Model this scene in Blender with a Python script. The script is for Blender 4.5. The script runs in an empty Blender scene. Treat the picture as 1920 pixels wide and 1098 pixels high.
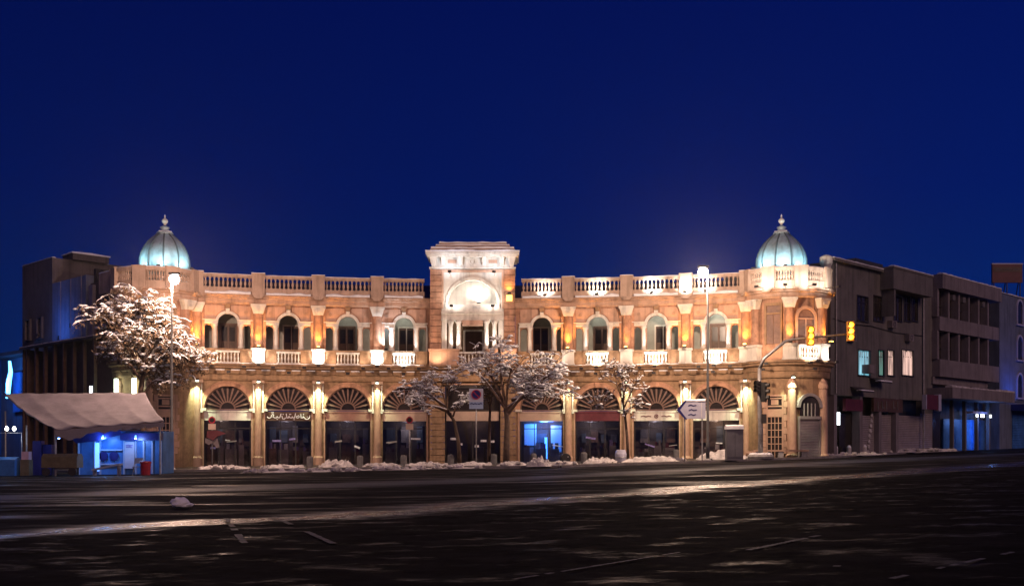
import bpy, bmesh, math, random
from mathutils import Vector, Matrix, noise
from mathutils.geometry import tessellate_polygon
random.seed(7)
sc = bpy.context.scene
PI = math.pi
R = math.radians

# ------------------------------------------------------------------ camera
F, HOR, CH, SLOPE = 2040.0, 838.0, 1.25, 0.024      # focal length in photo pixels, horizon row, eye height, fall of the square
cam_d = bpy.data.cameras.new('camera')
cam = bpy.data.objects.new('camera', cam_d)
sc.collection.objects.link(cam)
cam.location = (0, 0, CH)
cam.rotation_euler = (PI/2, 0, 0)
cam_d.sensor_width = 36
cam_d.lens = 36*F/1920
cam_d.shift_y = (HOR-549)/1920
cam_d.clip_end = 3000
sc.camera = cam

# ------------------------------------------------------------------ sky, warm fill, exposure
w = bpy.data.worlds.new('World'); sc.world = w; w.use_nodes = True
nt = w.node_tree; bg = nt.nodes['Background']
tc = nt.nodes.new('ShaderNodeTexCoord'); sx = nt.nodes.new('ShaderNodeSeparateXYZ')
cr = nt.nodes.new('ShaderNodeValToRGB')
nt.links.new(tc.outputs['Generated'], sx.inputs[0]); nt.links.new(sx.outputs['Z'], cr.inputs[0]); nt.links.new(cr.outputs[0], bg.inputs[0])
e = cr.color_ramp.elements
e[0].position = 0.05; e[0].color = (0.0020, 0.0200, 0.128, 1)
e[1].position = 0.48; e[1].color = (0.0006, 0.0040, 0.082, 1)
m_ = e.new(0.22); m_.color = (0.0010, 0.0095, 0.116, 1)
az = nt.nodes.new('ShaderNodeMapRange'); az.inputs['From Min'].default_value = -0.6; az.inputs['From Max'].default_value = 0.6; az.inputs['To Min'].default_value = 0.66; az.inputs['To Max'].default_value = 1.08
nt.links.new(sx.outputs['X'], az.inputs['Value']); nt.links.new(az.outputs[0], bg.inputs[1])   # dusk: the sky is lighter towards the side where the sun went down
sun_d = bpy.data.lights.new('sun', 'SUN'); sun = bpy.data.objects.new('sun', sun_d); sc.collection.objects.link(sun)
sun_d.energy = 0.75; sun_d.angle = R(25); sun_d.color = (1.0, 0.60, 0.47)
sun.rotation_euler = (R(65), 0, R(30))               # added warm fill from behind the camera, on everything facing it
sc.view_settings.view_transform = 'Standard'; sc.view_settings.look = 'None'
sc.view_settings.exposure = 0.0; sc.view_settings.gamma = 1.0; sc.view_settings.use_curve_mapping = False
sc.cycles.use_denoising = True
sc.cycles.max_bounces = 6; sc.cycles.diffuse_bounces = 3; sc.cycles.glossy_bounces = 3; sc.cycles.transmission_bounces = 4
sc.cycles.sample_clamp_indirect = 4.0
sc.cycles.use_light_tree = True

# ------------------------------------------------------------------ helpers
def lin(c): return tuple(((x/255)/12.92 if x/255 <= 0.04045 else ((x/255+0.055)/1.055)**2.4) for x in c)
def W(px, py, Y): return Vector(((px-960)*Y/F, Y, CH+(HOR-py)*Y/F))
def gz(x): return (SLOPE if x > 0 else 0.012)*x      # the square falls gently to the left
def G(px, py):
    a, b = (px-960)/F, (HOR-py)/F
    k = SLOPE if a > 0 else 0.012; Y = CH/(k*a-b)
    return Vector((a*Y, Y, k*a*Y))
def GY(px, Y): x = (px-960)*Y/F; return Vector((x, Y, gz(x)))

MATS = {}
def mat(name, col, rough=0.6, var=0.25, scale=1.2, bump=0.15, bscale=9.0, metal=0.0, emit=None, estr=0.0, spec=0.4, fine=0.0, stretch=(1, 1, 1), col2=None, streak=False):
    if name in MATS: return MATS[name]
    m = bpy.data.materials.new(name); m.use_nodes = True
    n = m.node_tree.nodes; l = m.node_tree.links
    p = n['Principled BSDF']
    p.inputs['Roughness'].default_value = rough; p.inputs['Metallic'].default_value = metal
    p.inputs['Specular IOR Level'].default_value = spec
    g = n.new('ShaderNodeNewGeometry'); mp = n.new('ShaderNodeMapping'); mp.inputs['Scale'].default_value = stretch
    l.new(g.outputs['Position'], mp.inputs['Vector'])
    t = n.new('ShaderNodeTexNoise'); t.inputs['Scale'].default_value = scale; t.inputs['Detail'].default_value = 6; t.inputs['Roughness'].default_value = 0.65
    l.new(mp.outputs[0], t.inputs['Vector'])
    rp = n.new('ShaderNodeValToRGB')
    c1 = tuple(max(0, x*(1-var)) for x in col); c2 = col2 or tuple(min(1, x*(1+var*0.7)) for x in col)
    rp.color_ramp.elements[0].position = 0.32; rp.color_ramp.elements[0].color = (*c1, 1)
    rp.color_ramp.elements[1].position = 0.68; rp.color_ramp.elements[1].color = (*c2, 1)
    l.new(t.outputs['Fac'], rp.inputs[0])
    out = rp.outputs[0]
    if streak:      # rain streaks and soot, vertical
        mp2 = n.new('ShaderNodeMapping'); mp2.inputs['Scale'].default_value = (3.0, 3.0, 0.25); l.new(g.outputs['Position'], mp2.inputs['Vector'])
        t2 = n.new('ShaderNodeTexNoise'); t2.inputs['Scale'].default_value = 1.0; t2.inputs['Detail'].default_value = 4; l.new(mp2.outputs[0], t2.inputs['Vector'])
        r2 = n.new('ShaderNodeMapRange'); r2.inputs['From Min'].default_value = 0.5; r2.inputs['From Max'].default_value = 0.75; r2.inputs['To Min'].default_value = 1.0; r2.inputs['To Max'].default_value = 0.6
        l.new(t2.outputs['Fac'], r2.inputs['Value'])
        mx = n.new('ShaderNodeMix'); mx.data_type = 'RGBA'; mx.blend_type = 'MULTIPLY'; mx.inputs[0].default_value = 1.0
        l.new(out, mx.inputs[6]); l.new(r2.outputs[0], mx.inputs[7]); out = mx.outputs[2]
    l.new(out, p.inputs['Base Color'])
    if bump:
        t3 = n.new('ShaderNodeTexNoise'); t3.inputs['Scale'].default_value = bscale; t3.inputs['Detail'].default_value = 5; l.new(mp.outputs[0], t3.inputs['Vector'])
        b = n.new('ShaderNodeBump'); b.inputs['Strength'].default_value = bump; b.inputs['Distance'].default_value = 0.05
        l.new(t3.outputs['Fac'], b.inputs['Height']); l.new(b.outputs[0], p.inputs['Normal'])
    if emit:
        p.inputs['Emission Color'].default_value = (*emit, 1); p.inputs['Emission Strength'].default_value = estr
    MATS[name] = m
    return m

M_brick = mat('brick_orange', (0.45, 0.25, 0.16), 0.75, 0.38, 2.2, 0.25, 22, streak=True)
M_plaster = mat('plaster_pink', (0.52, 0.33, 0.235), 0.7, 0.18, 1.5, 0.12, streak=True)
M_cornice = mat('cornice_stone', (0.44, 0.285, 0.20), 0.7, 0.25, 1.8, 0.2, streak=True)
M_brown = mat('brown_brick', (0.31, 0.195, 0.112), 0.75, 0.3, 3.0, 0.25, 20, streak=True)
M_white = mat('white_stone', (0.66, 0.62, 0.55), 0.6, 0.12, 2.0, 0.1, streak=True)
M_parapet = mat('parapet_plaster', (0.46, 0.33, 0.25), 0.75, 0.18, 1.2, 0.15, streak=True)
M_sign = mat('sign_board', (0.50, 0.37, 0.29), 0.5, 0.2, 1.0, 0.05)
M_dark = mat('dark_metal', (0.035, 0.03, 0.03), 0.45, 0.3, 3.0, 0.05)
M_wood = mat('fan_wood', (0.19, 0.115, 0.09), 0.6, 0.3, 4.0, 0.1)
M_doorwood = mat('door_wood', (0.10, 0.055, 0.035), 0.5, 0.35, 3.0, 0.1)
M_loggia = mat('loggia_paint', (0.32, 0.33, 0.29), 0.7, 0.2, 1.0, 0.05)
M_glass = mat('dark_glass', (0.030, 0.024, 0.022), 0.22, 0.5, 0.8, 0.02, 1.2, spec=0.4)
M_roof = mat('roof_tin', (0.05, 0.05, 0.055), 0.6, 0.3, 0.8, 0.1)
M_dome = mat('dome_tin', (0.36, 0.49, 0.55), 0.42, 0.22, 2.2, 0.12, 6.0, metal=0.25, streak=True)
M_rib = mat('dome_rib', (0.09, 0.125, 0.14), 0.5, 0.3, 3.0, 0.1)
M_snow = mat('snow', (0.80, 0.81, 0.84), 0.8, 0.12, 2.0, 0.5, 9.0)
M_dsnow = mat('dirty_snow', (0.52, 0.49, 0.48), 0.85, 0.45, 1.6, 0.8, 6.0)
M_bark = mat('bark', (0.085, 0.055, 0.04), 0.85, 0.4, 5.0, 0.6, 14)
M_twig = mat('twig', (0.13, 0.08, 0.055), 0.85, 0.4, 5.0, 0.2)
M_leaf = mat('dry_leaf', (0.13, 0.085, 0.05), 0.8, 0.5, 3.0, 0.2)
M_steel = mat('pole_steel', (0.30, 0.29, 0.29), 0.45, 0.3, 4.0, 0.1, metal=0.5)
M_conc = mat('concrete', (0.30, 0.29, 0.29), 0.8, 0.3, 3.0, 0.4)
M_wallA = mat('grey_brown_wall', (0.155, 0.145, 0.138), 0.8, 0.22, 0.7, 0.25, streak=True)
M_wallB = mat('mauve_wall', (0.21, 0.185, 0.195), 0.8, 0.22, 0.7, 0.25, streak=True)
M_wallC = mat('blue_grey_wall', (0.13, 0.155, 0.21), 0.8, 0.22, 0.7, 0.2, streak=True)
M_wallD = mat('tan_wall', (0.105, 0.088, 0.085), 0.8, 0.25, 0.6, 0.25, streak=True)
M_shutter = mat('shutter', (0.27, 0.235, 0.24), 0.45, 0.2, 1.5, 0.05)
M_black = mat('black_trim', (0.015, 0.014, 0.014), 0.5, 0.2, 2.0, 0.0)
M_maroon = mat('maroon_sign', (0.12, 0.025, 0.035), 0.5, 0.3, 1.5, 0.05)
M_lav = mat('lavender_plate', (0.42, 0.42, 0.52), 0.35, 0.1, 3.0, 0.0)
M_pblue = mat('pale_blue_plate', (0.30, 0.38, 0.55), 0.35, 0.1, 3.0, 0.0)
M_navy = mat('navy_paint', (0.02, 0.02, 0.12), 0.35, 0.2, 3.0, 0.0)
M_red = mat('red_paint', (0.35, 0.02, 0.04), 0.45, 0.3, 3.0, 0.05)
M_blue = mat('blue_panel', (0.05, 0.16, 0.42), 0.4, 0.35, 1.4, 0.05)
M_khaki = mat('khaki_canvas', (0.12, 0.10, 0.06), 0.8, 0.3, 3.0, 0.2)
M_paper = mat('paper', (0.62, 0.60, 0.64), 0.7, 0.35, 7.0, 0.0)
M_violet = mat('violet_print', (0.22, 0.17, 0.42), 0.6, 0.5, 9.0, 0.0)
M_tarp = mat('tarp_snow', (0.21, 0.185, 0.205), 0.85, 0.22, 0.9, 0.4, 4.0)
M_paint = mat('road_paint', (0.10, 0.10, 0.095), 0.7, 0.8, 5.0, 0.5, 30, col2=(0.15, 0.145, 0.14))
M_kerb = mat('kerb_stone', (0.22, 0.205, 0.20), 0.7, 0.35, 2.0, 0.4)
def emat(name, c, s): return mat(name, (0.8, 0.8, 0.8), 0.4, 0.0, 1.0, 0.0, emit=c, estr=s)
def clear_glass(name, k):
    m = bpy.data.materials.new(name); m.use_nodes = True; n = m.node_tree.nodes; l = m.node_tree.links
    t = n.new('ShaderNodeBsdfTransparent'); t.inputs[0].default_value = (0.80, 0.78, 0.78, 1); g = n.new('ShaderNodeBsdfGlossy'); g.inputs['Roughness'].default_value = 0.06
    fr = n.new('ShaderNodeFresnel'); fr.inputs[0].default_value = k; mx = n.new('ShaderNodeMixShader')
    l.new(fr.outputs[0], mx.inputs[0]); l.new(t.outputs[0], mx.inputs[1]); l.new(g.outputs[0], mx.inputs[2]); l.new(mx.outputs[0], n['Material Output'].inputs[0]); return m
M_clear = clear_glass('shop_window_glass', 1.5)
E_amber = emat('lamp_amber', (1.0, 0.47, 0.06), 14)
E_white = emat('lamp_white', (1.0, 0.96, 0.9), 14)
E_green = emat('lamp_greenish', (0.86, 1.0, 0.72), 10)
E_street = emat('lamp_street', (1.0, 0.86, 0.74), 90)
def curtain_mat(name, c):
    m = mat(name, (0.5, 0.5, 0.5), 0.7, 0, 1, 0); n = m.node_tree.nodes; l = m.node_tree.links; p = n['Principled BSDF']
    g = n.new('ShaderNodeNewGeometry'); mp = n.new('ShaderNodeMapping'); mp.inputs['Scale'].default_value = (3.2, 3.2, 0.25); l.new(g.outputs['Position'], mp.inputs[0])
    t = n.new('ShaderNodeTexNoise'); t.inputs['Scale'].default_value = 1.6; t.inputs['Detail'].default_value = 3; l.new(mp.outputs[0], t.inputs['Vector'])
    r = n.new('ShaderNodeValToRGB'); r.color_ramp.elements[0].position = 0.38; r.color_ramp.elements[0].color = (*[x*0.12 for x in c], 1); r.color_ramp.elements[1].position = 0.62; r.color_ramp.elements[1].color = (*c, 1)
    l.new(t.outputs['Fac'], r.inputs[0]); l.new(r.outputs[0], p.inputs['Emission Color']); p.inputs['Emission Strength'].default_value = 1.0; return m
E_cyan = curtain_mat('lit_curtain_cyan', (0.22, 0.62, 0.78))
E_teal = curtain_mat('lit_curtain_teal', (0.02, 0.17, 0.13))
E_cream = curtain_mat('lit_curtain_cream', (0.80, 0.50, 0.40))
E_tube = emat('white_tube', (0.85, 0.95, 1.0), 5)
E_bluel = emat('blue_tube', (0.05, 0.25, 1.0), 6)
E_bluel2 = emat('blue_screen', (0.015, 0.13, 0.70), 0.9)
E_signal = emat('signal_amber', (1.0, 0.31, 0.012), 8)
E_warm = emat('warm_strip', (1.0, 0.62, 0.32), 2.0)

class MB:
    def __init__(s): s.v = []; s.f = []
    def add(s, vs, fs):
        o = len(s.v); s.v += [tuple(x) for x in vs]; s.f += [tuple(i+o for i in q) for q in fs]; return s
    def box(s, x0, x1, y0, y1, z0, z1):
        return s.add([(x0,y0,z0),(x1,y0,z0),(x1,y1,z0),(x0,y1,z0),(x0,y0,z1),(x1,y0,z1),(x1,y1,z1),(x0,y1,z1)],
                     [(0,3,2,1),(4,5,6,7),(0,1,5,4),(1,2,6,5),(2,3,7,6),(3,0,4,7)])
    def taper(s, x0, x1, y0, y1, z0, z1, gx, gy):     # box growing by gx, gy (per side) towards the top
        return s.add([(x0,y0,z0),(x1,y0,z0),(x1,y1,z0),(x0,y1,z0),(x0-gx,y0-gy,z1),(x1+gx,y0-gy,z1),(x1+gx,y1,z1),(x0-gx,y1,z1)],
                     [(0,3,2,1),(4,5,6,7),(0,1,5,4),(1,2,6,5),(2,3,7,6),(3,0,4,7)])
    def prism(s, outer, y0, y1, holes=()):            # polygon in (x,z) extruded along y
        loops = [outer]+list(holes)
        tris = tessellate_polygon([[Vector((p[0], p[1], 0)) for p in lp] for lp in loops])
        pts = [p for lp in loops for p in lp]; n = len(pts)
        fs = [tuple(t) for t in tris]+[tuple(i+n for i in reversed(t)) for t in tris]
        o = 0
        for lp in loops:
            k = len(lp)
            for i in range(k): fs.append((o+i, o+(i+1) % k, n+o+(i+1) % k, n+o+i))
            o += k
        return s.add([(p[0], y0, p[1]) for p in pts]+[(p[0], y1, p[1]) for p in pts], fs)
    def profx(s, prof, x0, x1):                        # profile (y,z) extruded along x
        n = len(prof)
        tris = tessellate_polygon([[Vector((p[0], p[1], 0)) for p in prof]])
        fs = [tuple(t) for t in tris]+[tuple(i+n for i in reversed(t)) for t in tris]
        fs += [(i, (i+1) % n, n+(i+1) % n, n+i) for i in range(n)]
        return s.add([(x0, p[0], p[1]) for p in prof]+[(x1, p[0], p[1]) for p in prof], fs)
    def lathe(s, prof, cx=0, cy=0, seg=16, a0=0.0, a1=2*PI):
        full = abs(a1-a0-2*PI) < 1e-6; n = seg if full else seg+1; vs = []; fs = []
        for r, z in prof:
            for i in range(n):
                a = a0+(a1-a0)*i/seg; vs.append((cx+r*math.cos(a), cy+r*math.sin(a), z))
        for j in range(len(prof)-1):
            for i in range(seg):
                k = (i+1) % n; fs.append((j*n+i, j*n+k, (j+1)*n+k, (j+1)*n+i))
        return s.add(vs, fs)
    def cyl(s, cx, cy, r, z0, z1, seg=12, r1=None):
        r1 = r if r1 is None else r1
        return s.lathe([(0.001, z0), (r, z0), (r1, z1), (0.001, z1)], cx, cy, seg)
    def disc_y(s, cx, cz, r, y0, y1, seg=20): return s.prism([(cx+r*math.cos(2*PI*i/seg), cz+r*math.sin(2*PI*i/seg)) for i in range(seg)], y0, y1)
    def ring(s, cx, cz, r0, r1, y0, y1, a0=0.0, a1=PI, n=20):
        o = [(cx+r1*math.cos(a0+(a1-a0)*i/n), cz+r1*math.sin(a0+(a1-a0)*i/n)) for i in range(n+1)]
        q = [(cx+r0*math.cos(a0+(a1-a0)*i/n), cz+r0*math.sin(a0+(a1-a0)*i/n)) for i in range(n+1)]
        m = n+1; vs = [(p[0], y, p[1]) for y in (y0, y1) for p in o+q]; fs = []
        for i in range(n):
            fs += [(i, i+1, m+i+1, m+i), (2*m+i, 3*m+i, 3*m+i+1, 2*m+i+1), (i, 2*m+i, 2*m+i+1, i+1), (m+i, m+i+1, 3*m+i+1, 3*m+i)]
        fs += [(0, m, 3*m, 2*m), (n, 2*m+n, 3*m+n, m+n)]
        return s.add(vs, fs)
    def tube(s, pts, rad, seg=6, cap=True):
        pts = [Vector(p) for p in pts]; n = len(pts); rad = rad if isinstance(rad, (list, tuple)) else [rad]*n
        vs = []; fs = []
        for i, p in enumerate(pts):
            d = (pts[min(i+1, n-1)]-pts[max(i-1, 0)]).normalized()
            u = d.cross(Vector((0.31, 0.17, 0.93))); u = (u if u.length > 1e-3 else d.cross(Vector((1, 0, 0)))).normalized(); v = d.cross(u)
            for k in range(seg):
                a = 2*PI*k/seg; vs.append(p+(u*math.cos(a)+v*math.sin(a))*rad[i])
        for i in range(n-1):
            for k in range(seg): fs.append((i*seg+k, i*seg+(k+1) % seg, (i+1)*seg+(k+1) % seg, (i+1)*seg+k))
        if cap: fs += [tuple(range(seg))[::-1], tuple((n-1)*seg+k for k in range(seg))]
        return s.add(vs, fs)
    def blob(s, c, rx, ry, rz, jit=0.2, nu=7, nv=4):
        vs = [(c[0], c[1], c[2]-rz*0.6)]
        for j in range(1, nv):
            a = -PI/2+PI*j/nv
            for i in range(nu):
                b = 2*PI*i/nu; k = 1+random.uniform(-jit, jit)
                vs.append((c[0]+rx*k*math.cos(a)*math.cos(b), c[1]+ry*k*math.cos(a)*math.sin(b), c[2]+rz*math.sin(a)*(1 if a > 0 else 0.6)*k))
        vs.append((c[0], c[1], c[2]+rz)); fs = []
        for i in range(nu): fs.append((0, 1+(i+1) % nu, 1+i))
        for j in range(nv-2):
            for i in range(nu):
                q = 1+j*nu; fs.append((q+i, q+(i+1) % nu, q+nu+(i+1) % nu, q+nu+i))
        L = len(vs)-1; q = 1+(nv-2)*nu
        for i in range(nu): fs.append((q+i, q+(i+1) % nu, L))
        return s.add(vs, fs)
    def mesh(s, name, m, smooth=False):
        me = bpy.data.meshes.new(name); me.from_pydata(s.v, [], s.f)
        b = bmesh.new(); b.from_mesh(me); bmesh.ops.recalc_face_normals(b, faces=b.faces); b.to_mesh(me); b.free()
        me.materials.append(m)
        if smooth: me.polygons.foreach_set('use_smooth', [True]*len(me.polygons))
        return me
    def build(s, name, m, parent=None, loc=(0, 0, 0), rz=0.0, smooth=False): return obj(name, s.mesh(name, m, smooth), parent, loc, rz)

def obj(name, me, parent=None, loc=(0, 0, 0), rz=0.0):
    o = bpy.data.objects.new(name, me); sc.collection.objects.link(o); o.parent = parent; o.location = loc; o.rotation_euler = (0, 0, rz); return o
def tag(o, label=None, cat=None, group=None, kind=None):
    if label: o['label'] = label
    if cat: o['category'] = cat
    if group: o['group'] = group
    if kind: o['kind'] = kind
    return o
def empty(name, loc, label=None, cat=None, group=None, rz=0.0):
    o = bpy.data.objects.new(name, None); sc.collection.objects.link(o); o.location = loc; o.rotation_euler = (0, 0, rz); return tag(o, label, cat, group)
LK = 2.9                                             # every built lamp scales with this
def lamp(parent, loc, direction, power, color, cone=90, blend=0.7, rad=0.06, kind='SPOT'):
    d = bpy.data.lights.new('lamp_light', kind); d.energy = power*LK; d.color = color
    d.shadow_soft_size = rad
    if kind == 'SPOT': d.spot_size = R(cone); d.spot_blend = blend
    o = bpy.data.objects.new('lamp_light', d); sc.collection.objects.link(o); o.parent = parent; o.location = loc
    o.rotation_euler = Vector(direction).to_track_quat('-Z', 'Y').to_euler(); return o
def strokes(mb, lines, sc_, ox, oz, y0, y1, wd):     # drawn pen strokes as thin raised ribbons in the (x,z) plane
    for ln in lines:
        for (a, b) in zip(ln[:-1], ln[1:]):
            p = Vector((ox+a[0]*sc_, oz-a[1]*sc_)); q = Vector((ox+b[0]*sc_, oz-b[1]*sc_)); d = (q-p)
            if d.length < 1e-6: continue
            d.normalize(); n = Vector((-d.y, d.x))*wd/2; p = p-d*wd*0.3; q = q+d*wd*0.3
            mb.prism([tuple(p+n), tuple(p-n), tuple(q-n), tuple(q+n)], y0, y1)
    return mb

# ------------------------------------------------------------------ ground
def road_material(name, base, r0, r1, gl, bumpk, wet=0.55, sc1=0.35, bs=5.0, bd=0.06, bands=(), stretch=(0.45, 1.6, 1)):
    m = bpy.data.materials.new(name); m.use_nodes = True; n = m.node_tree.nodes; l = m.node_tree.links; p = n['Principled BSDF']
    g = n.new('ShaderNodeNewGeometry'); mp = n.new('ShaderNodeMapping'); mp.inputs['Rotation'].default_value = (0, 0, R(-45)); mp.inputs['Scale'].default_value = stretch
    l.new(g.outputs['Position'], mp.inputs[0])
    t = n.new('ShaderNodeTexNoise'); t.inputs['Scale'].default_value = sc1; t.inputs['Detail'].default_value = 8; t.inputs['Roughness'].default_value = 0.65; l.new(mp.outputs[0], t.inputs['Vector'])
    a = n.new('ShaderNodeMapRange'); a.inputs['From Min'].default_value = wet-0.1; a.inputs['From Max'].default_value = wet+0.1; a.inputs['To Min'].default_value = r1; a.inputs['To Max'].default_value = r0
    l.new(t.outputs['Fac'], a.inputs['Value']); l.new(a.outputs[0], p.inputs['Roughness'])
    t2 = n.new('ShaderNodeTexNoise'); t2.inputs['Scale'].default_value = 1.3; t2.inputs['Detail'].default_value = 8; t2.inputs['Roughness'].default_value = 0.7; l.new(g.outputs['Position'], t2.inputs['Vector'])
    cr = n.new('ShaderNodeValToRGB'); cr.color_ramp.elements[0].position = 0.35; cr.color_ramp.elements[0].color = (*[c*0.5 for c in base], 1)
    cr.color_ramp.elements[1].position = 0.7; cr.color_ramp.elements[1].color = (*[c*1.5 for c in base], 1); l.new(t2.outputs['Fac'], cr.inputs[0]); l.new(cr.outputs[0], p.inputs['Base Color'])
    t3 = n.new('ShaderNodeTexNoise'); t3.inputs['Scale'].default_value = bs; t3.inputs['Detail'].default_value = 9; t3.inputs['Roughness'].default_value = 0.75; l.new(g.outputs['Position'], t3.inputs['Vector'])
    b = n.new('ShaderNodeBump'); b.inputs['Strength'].default_value = bumpk; b.inputs['Distance'].default_value = bd; l.new(t3.outputs['Fac'], b.inputs['Height']); l.new(b.outputs[0], p.inputs['Normal'])
    a2 = n.new('ShaderNodeMapRange'); a2.inputs['From Min'].default_value = wet-0.06; a2.inputs['From Max'].default_value = wet+0.12; a2.inputs['To Min'].default_value = gl*0.04; a2.inputs['To Max'].default_value = gl
    l.new(t.outputs['Fac'], a2.inputs['Value']); l.new(a2.outputs[0], p.inputs['Specular IOR Level'])
    for (nx_, ny_, c_, half, r_w, sp_w, lift) in bands:      # wet, worn bands along the street; a blue lift paints in reflected sky
        dt = n.new('ShaderNodeVectorMath'); dt.operation = 'DOT_PRODUCT'; dt.inputs[1].default_value = (nx_, ny_, 0); l.new(g.outputs['Position'], dt.inputs[0])
        nz = n.new('ShaderNodeTexNoise'); nz.inputs['Scale'].default_value = 0.22; nz.inputs['Detail'].default_value = 7; nz.inputs['Roughness'].default_value = 0.7; l.new(mp.outputs[0], nz.inputs['Vector'])
        m1 = n.new('ShaderNodeMath'); m1.operation = 'MULTIPLY_ADD'; m1.inputs[1].default_value = half*7; m1.inputs[2].default_value = c_-half*3.5; l.new(nz.outputs['Fac'], m1.inputs[0])
        m2 = n.new('ShaderNodeMath'); m2.operation = 'ADD'; l.new(dt.outputs['Value'], m2.inputs[0]); l.new(m1.outputs[0], m2.inputs[1])
        m3 = n.new('ShaderNodeMath'); m3.operation = 'ABSOLUTE'; l.new(m2.outputs[0], m3.inputs[0])
        mr = n.new('ShaderNodeMapRange'); mr.interpolation_type = 'SMOOTHSTEP'; mr.inputs['From Min'].default_value = half*1.5; mr.inputs['From Max'].default_value = half*0.3; l.new(m3.outputs[0], mr.inputs['Value'])
        for sock, val in (('Roughness', r_w), ('Specular IOR Level', sp_w)):
            mx = n.new('ShaderNodeMix'); mx.inputs[3].default_value = val; l.new(mr.outputs[0], mx.inputs[0])
            if p.inputs[sock].links: l.new(p.inputs[sock].links[0].from_socket, mx.inputs[2])
            else: mx.inputs[2].default_value = p.inputs[sock].default_value
            l.new(mx.outputs[0], p.inputs[sock])
        mc = n.new('ShaderNodeMix'); mc.data_type = 'RGBA'; l.new(mr.outputs[0], mc.inputs[0]); l.new(p.inputs['Base Color'].links[0].from_socket, mc.inputs[6]); mc.inputs[7].default_value = (*lift, 1); l.new(mc.outputs[2], p.inputs['Base Color'])
    return m
def band(a, b, half, r_w, sp_w, lift):
    a, b = G(*a), G(*b); d = Vector((b.x-a.x, b.y-a.y)).normalized(); nn = Vector((-d.y, d.x)); return (nn.x, nn.y, -(nn.x*a.x+nn.y*a.y), half, r_w, sp_w, lift)
BN = (band((20, 1003), (1640, 889), 1.1, 0.25, 0.22, (0.026, 0.024, 0.025)), band((-160, 938), (1990, 846), 2.2, 0.55, 0.06, (0.045, 0.05, 0.075)))  # second band's bluish colour stands in for sky reflected in the road
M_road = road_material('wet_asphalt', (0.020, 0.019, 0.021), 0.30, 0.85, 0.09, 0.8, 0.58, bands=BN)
def sheet(name, pts, m, dz, nsub=0):
    mb = MB(); mb.add([(p[0], p[1], gz(p[0])+dz) for p in pts], [tuple(range(len(pts)))])
    return mb.build(name, m)
ground = MB().add([(-400, -60, gz(-400)), (400, -60, gz(400)), (400, 900, gz(400)), (-400, 900, gz(-400)), (0, -60, 0), (0, 900, 0)], [(0, 4, 5, 3), (4, 1, 2, 5)]).build('road', M_road)
tag(ground, kind='structure')
a_, b_ = G(20, 1005), G(1640, 889); d_ = (b_-a_).normalized()
a_ = a_-d_*60; b_ = b_+d_*70
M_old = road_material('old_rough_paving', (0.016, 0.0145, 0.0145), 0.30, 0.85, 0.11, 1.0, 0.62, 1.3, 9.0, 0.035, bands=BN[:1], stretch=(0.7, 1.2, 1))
c_ = a_.lerp(b_, -a_.x/(b_.x-a_.x))
sheet('rough_paving', [a_, Vector((a_.x, -60, 0)), Vector((0, -60, 0)), c_], M_old, 0.0045).parent = ground
sheet('rough_paving', [c_, Vector((0, -60, 0)), Vector((b_.x, -60, 0)), b_], M_old, 0.0045).parent = ground
gm = MB(); X0, X1, Y0, Y1, CS = -13.0, 15.0, 7.0, 32.0, 0.085
nx, ny = int((X1-X0)/CS), int((Y1-Y0)/CS); nrm = Vector((-d_.y, d_.x)); vs = []; ok_ = []
for j in range(ny+1):
    for i in range(nx+1):
        x, y = X0+i*CS, Y0+j*CS
        side = (x-a_.x)*nrm.x+(y-a_.y)*nrm.y; in_ = side < -0.2 and abs(x) < 0.49*y+0.6
        ok_.append(in_)
        h = 0
        if in_:
            c = noise.noise((x*0.55, y*0.55, 3.0)); h = 0.012+0.014*noise.noise((x*2.2, y*2.2, 0.0))+0.016*noise.noise((x*6.5, y*6.5, 5.0))*(0.6+c)+0.03*c*0.3
            h *= min(1, max(0, (-side-0.2)/0.6))
        vs.append((x, y, gz(x)+0.006+max(0.0, h)))
fs = []; w_ = nx+1
for j in range(ny):
    for i in range(nx):
        q = (j*w_+i, j*w_+i+1, (j+1)*w_+i+1, (j+1)*w_+i)
        if ok_[q[0]] and ok_[q[1]] and ok_[q[2]] and ok_[q[3]]: fs.append(q)
use = sorted({k for f in fs for k in f}); rm = {k: n for n, k in enumerate(use)}
me_ = bpy.data.meshes.new('rough_paving'); me_.from_pydata([vs[k] for k in use], [], [tuple(rm[k] for k in f) for f in fs]); me_.materials.append(M_old)
me_.polygons.foreach_set('use_smooth', [True]*len(me_.polygons)); obj('rough_paving', me_, ground)
def paintline(a, b, wd, segs=14, gap=0.25):
    mb = MB(); a = G(*a); b = G(*b); d = (b-a); d2 = Vector((d.x, d.y)).normalized(); n = Vector((-d2.y, d2.x))*wd/2
    for i in range(segs):
        if random.random() < gap: continue
        p = a.lerp(b, i/segs); q = a.lerp(b, (i+0.97)/segs); k = random.uniform(0.5, 1.0)
        vs = [(p.x+n.x*k, p.y+n.y*k), (p.x-n.x, p.y-n.y), (q.x-n.x*k, q.y-n.y*k), (q.x+n.x, q.y+n.y)]
        mb.add([(x, y, gz(x)+0.036) for x, y in vs], [(0, 1, 2, 3)])
    return mb.build('lane_marking', M_paint, ground)
paintline((424, 974), (458, 1022), 0.11)
paintline((500, 965), (640, 1030), 0.10, gap=0.3)
paintline((962, 1092), (1275, 1040), 0.06, 24, 0.2)
paintline((1402, 1036), (1535, 1008), 0.09, 16, 0.15)
paintline((1370, 1062), (1620, 1068), 0.10, 18, 0.4)
paintline((1640, 1098), (1900, 1040), 0.07, 20, 0.4)

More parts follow.
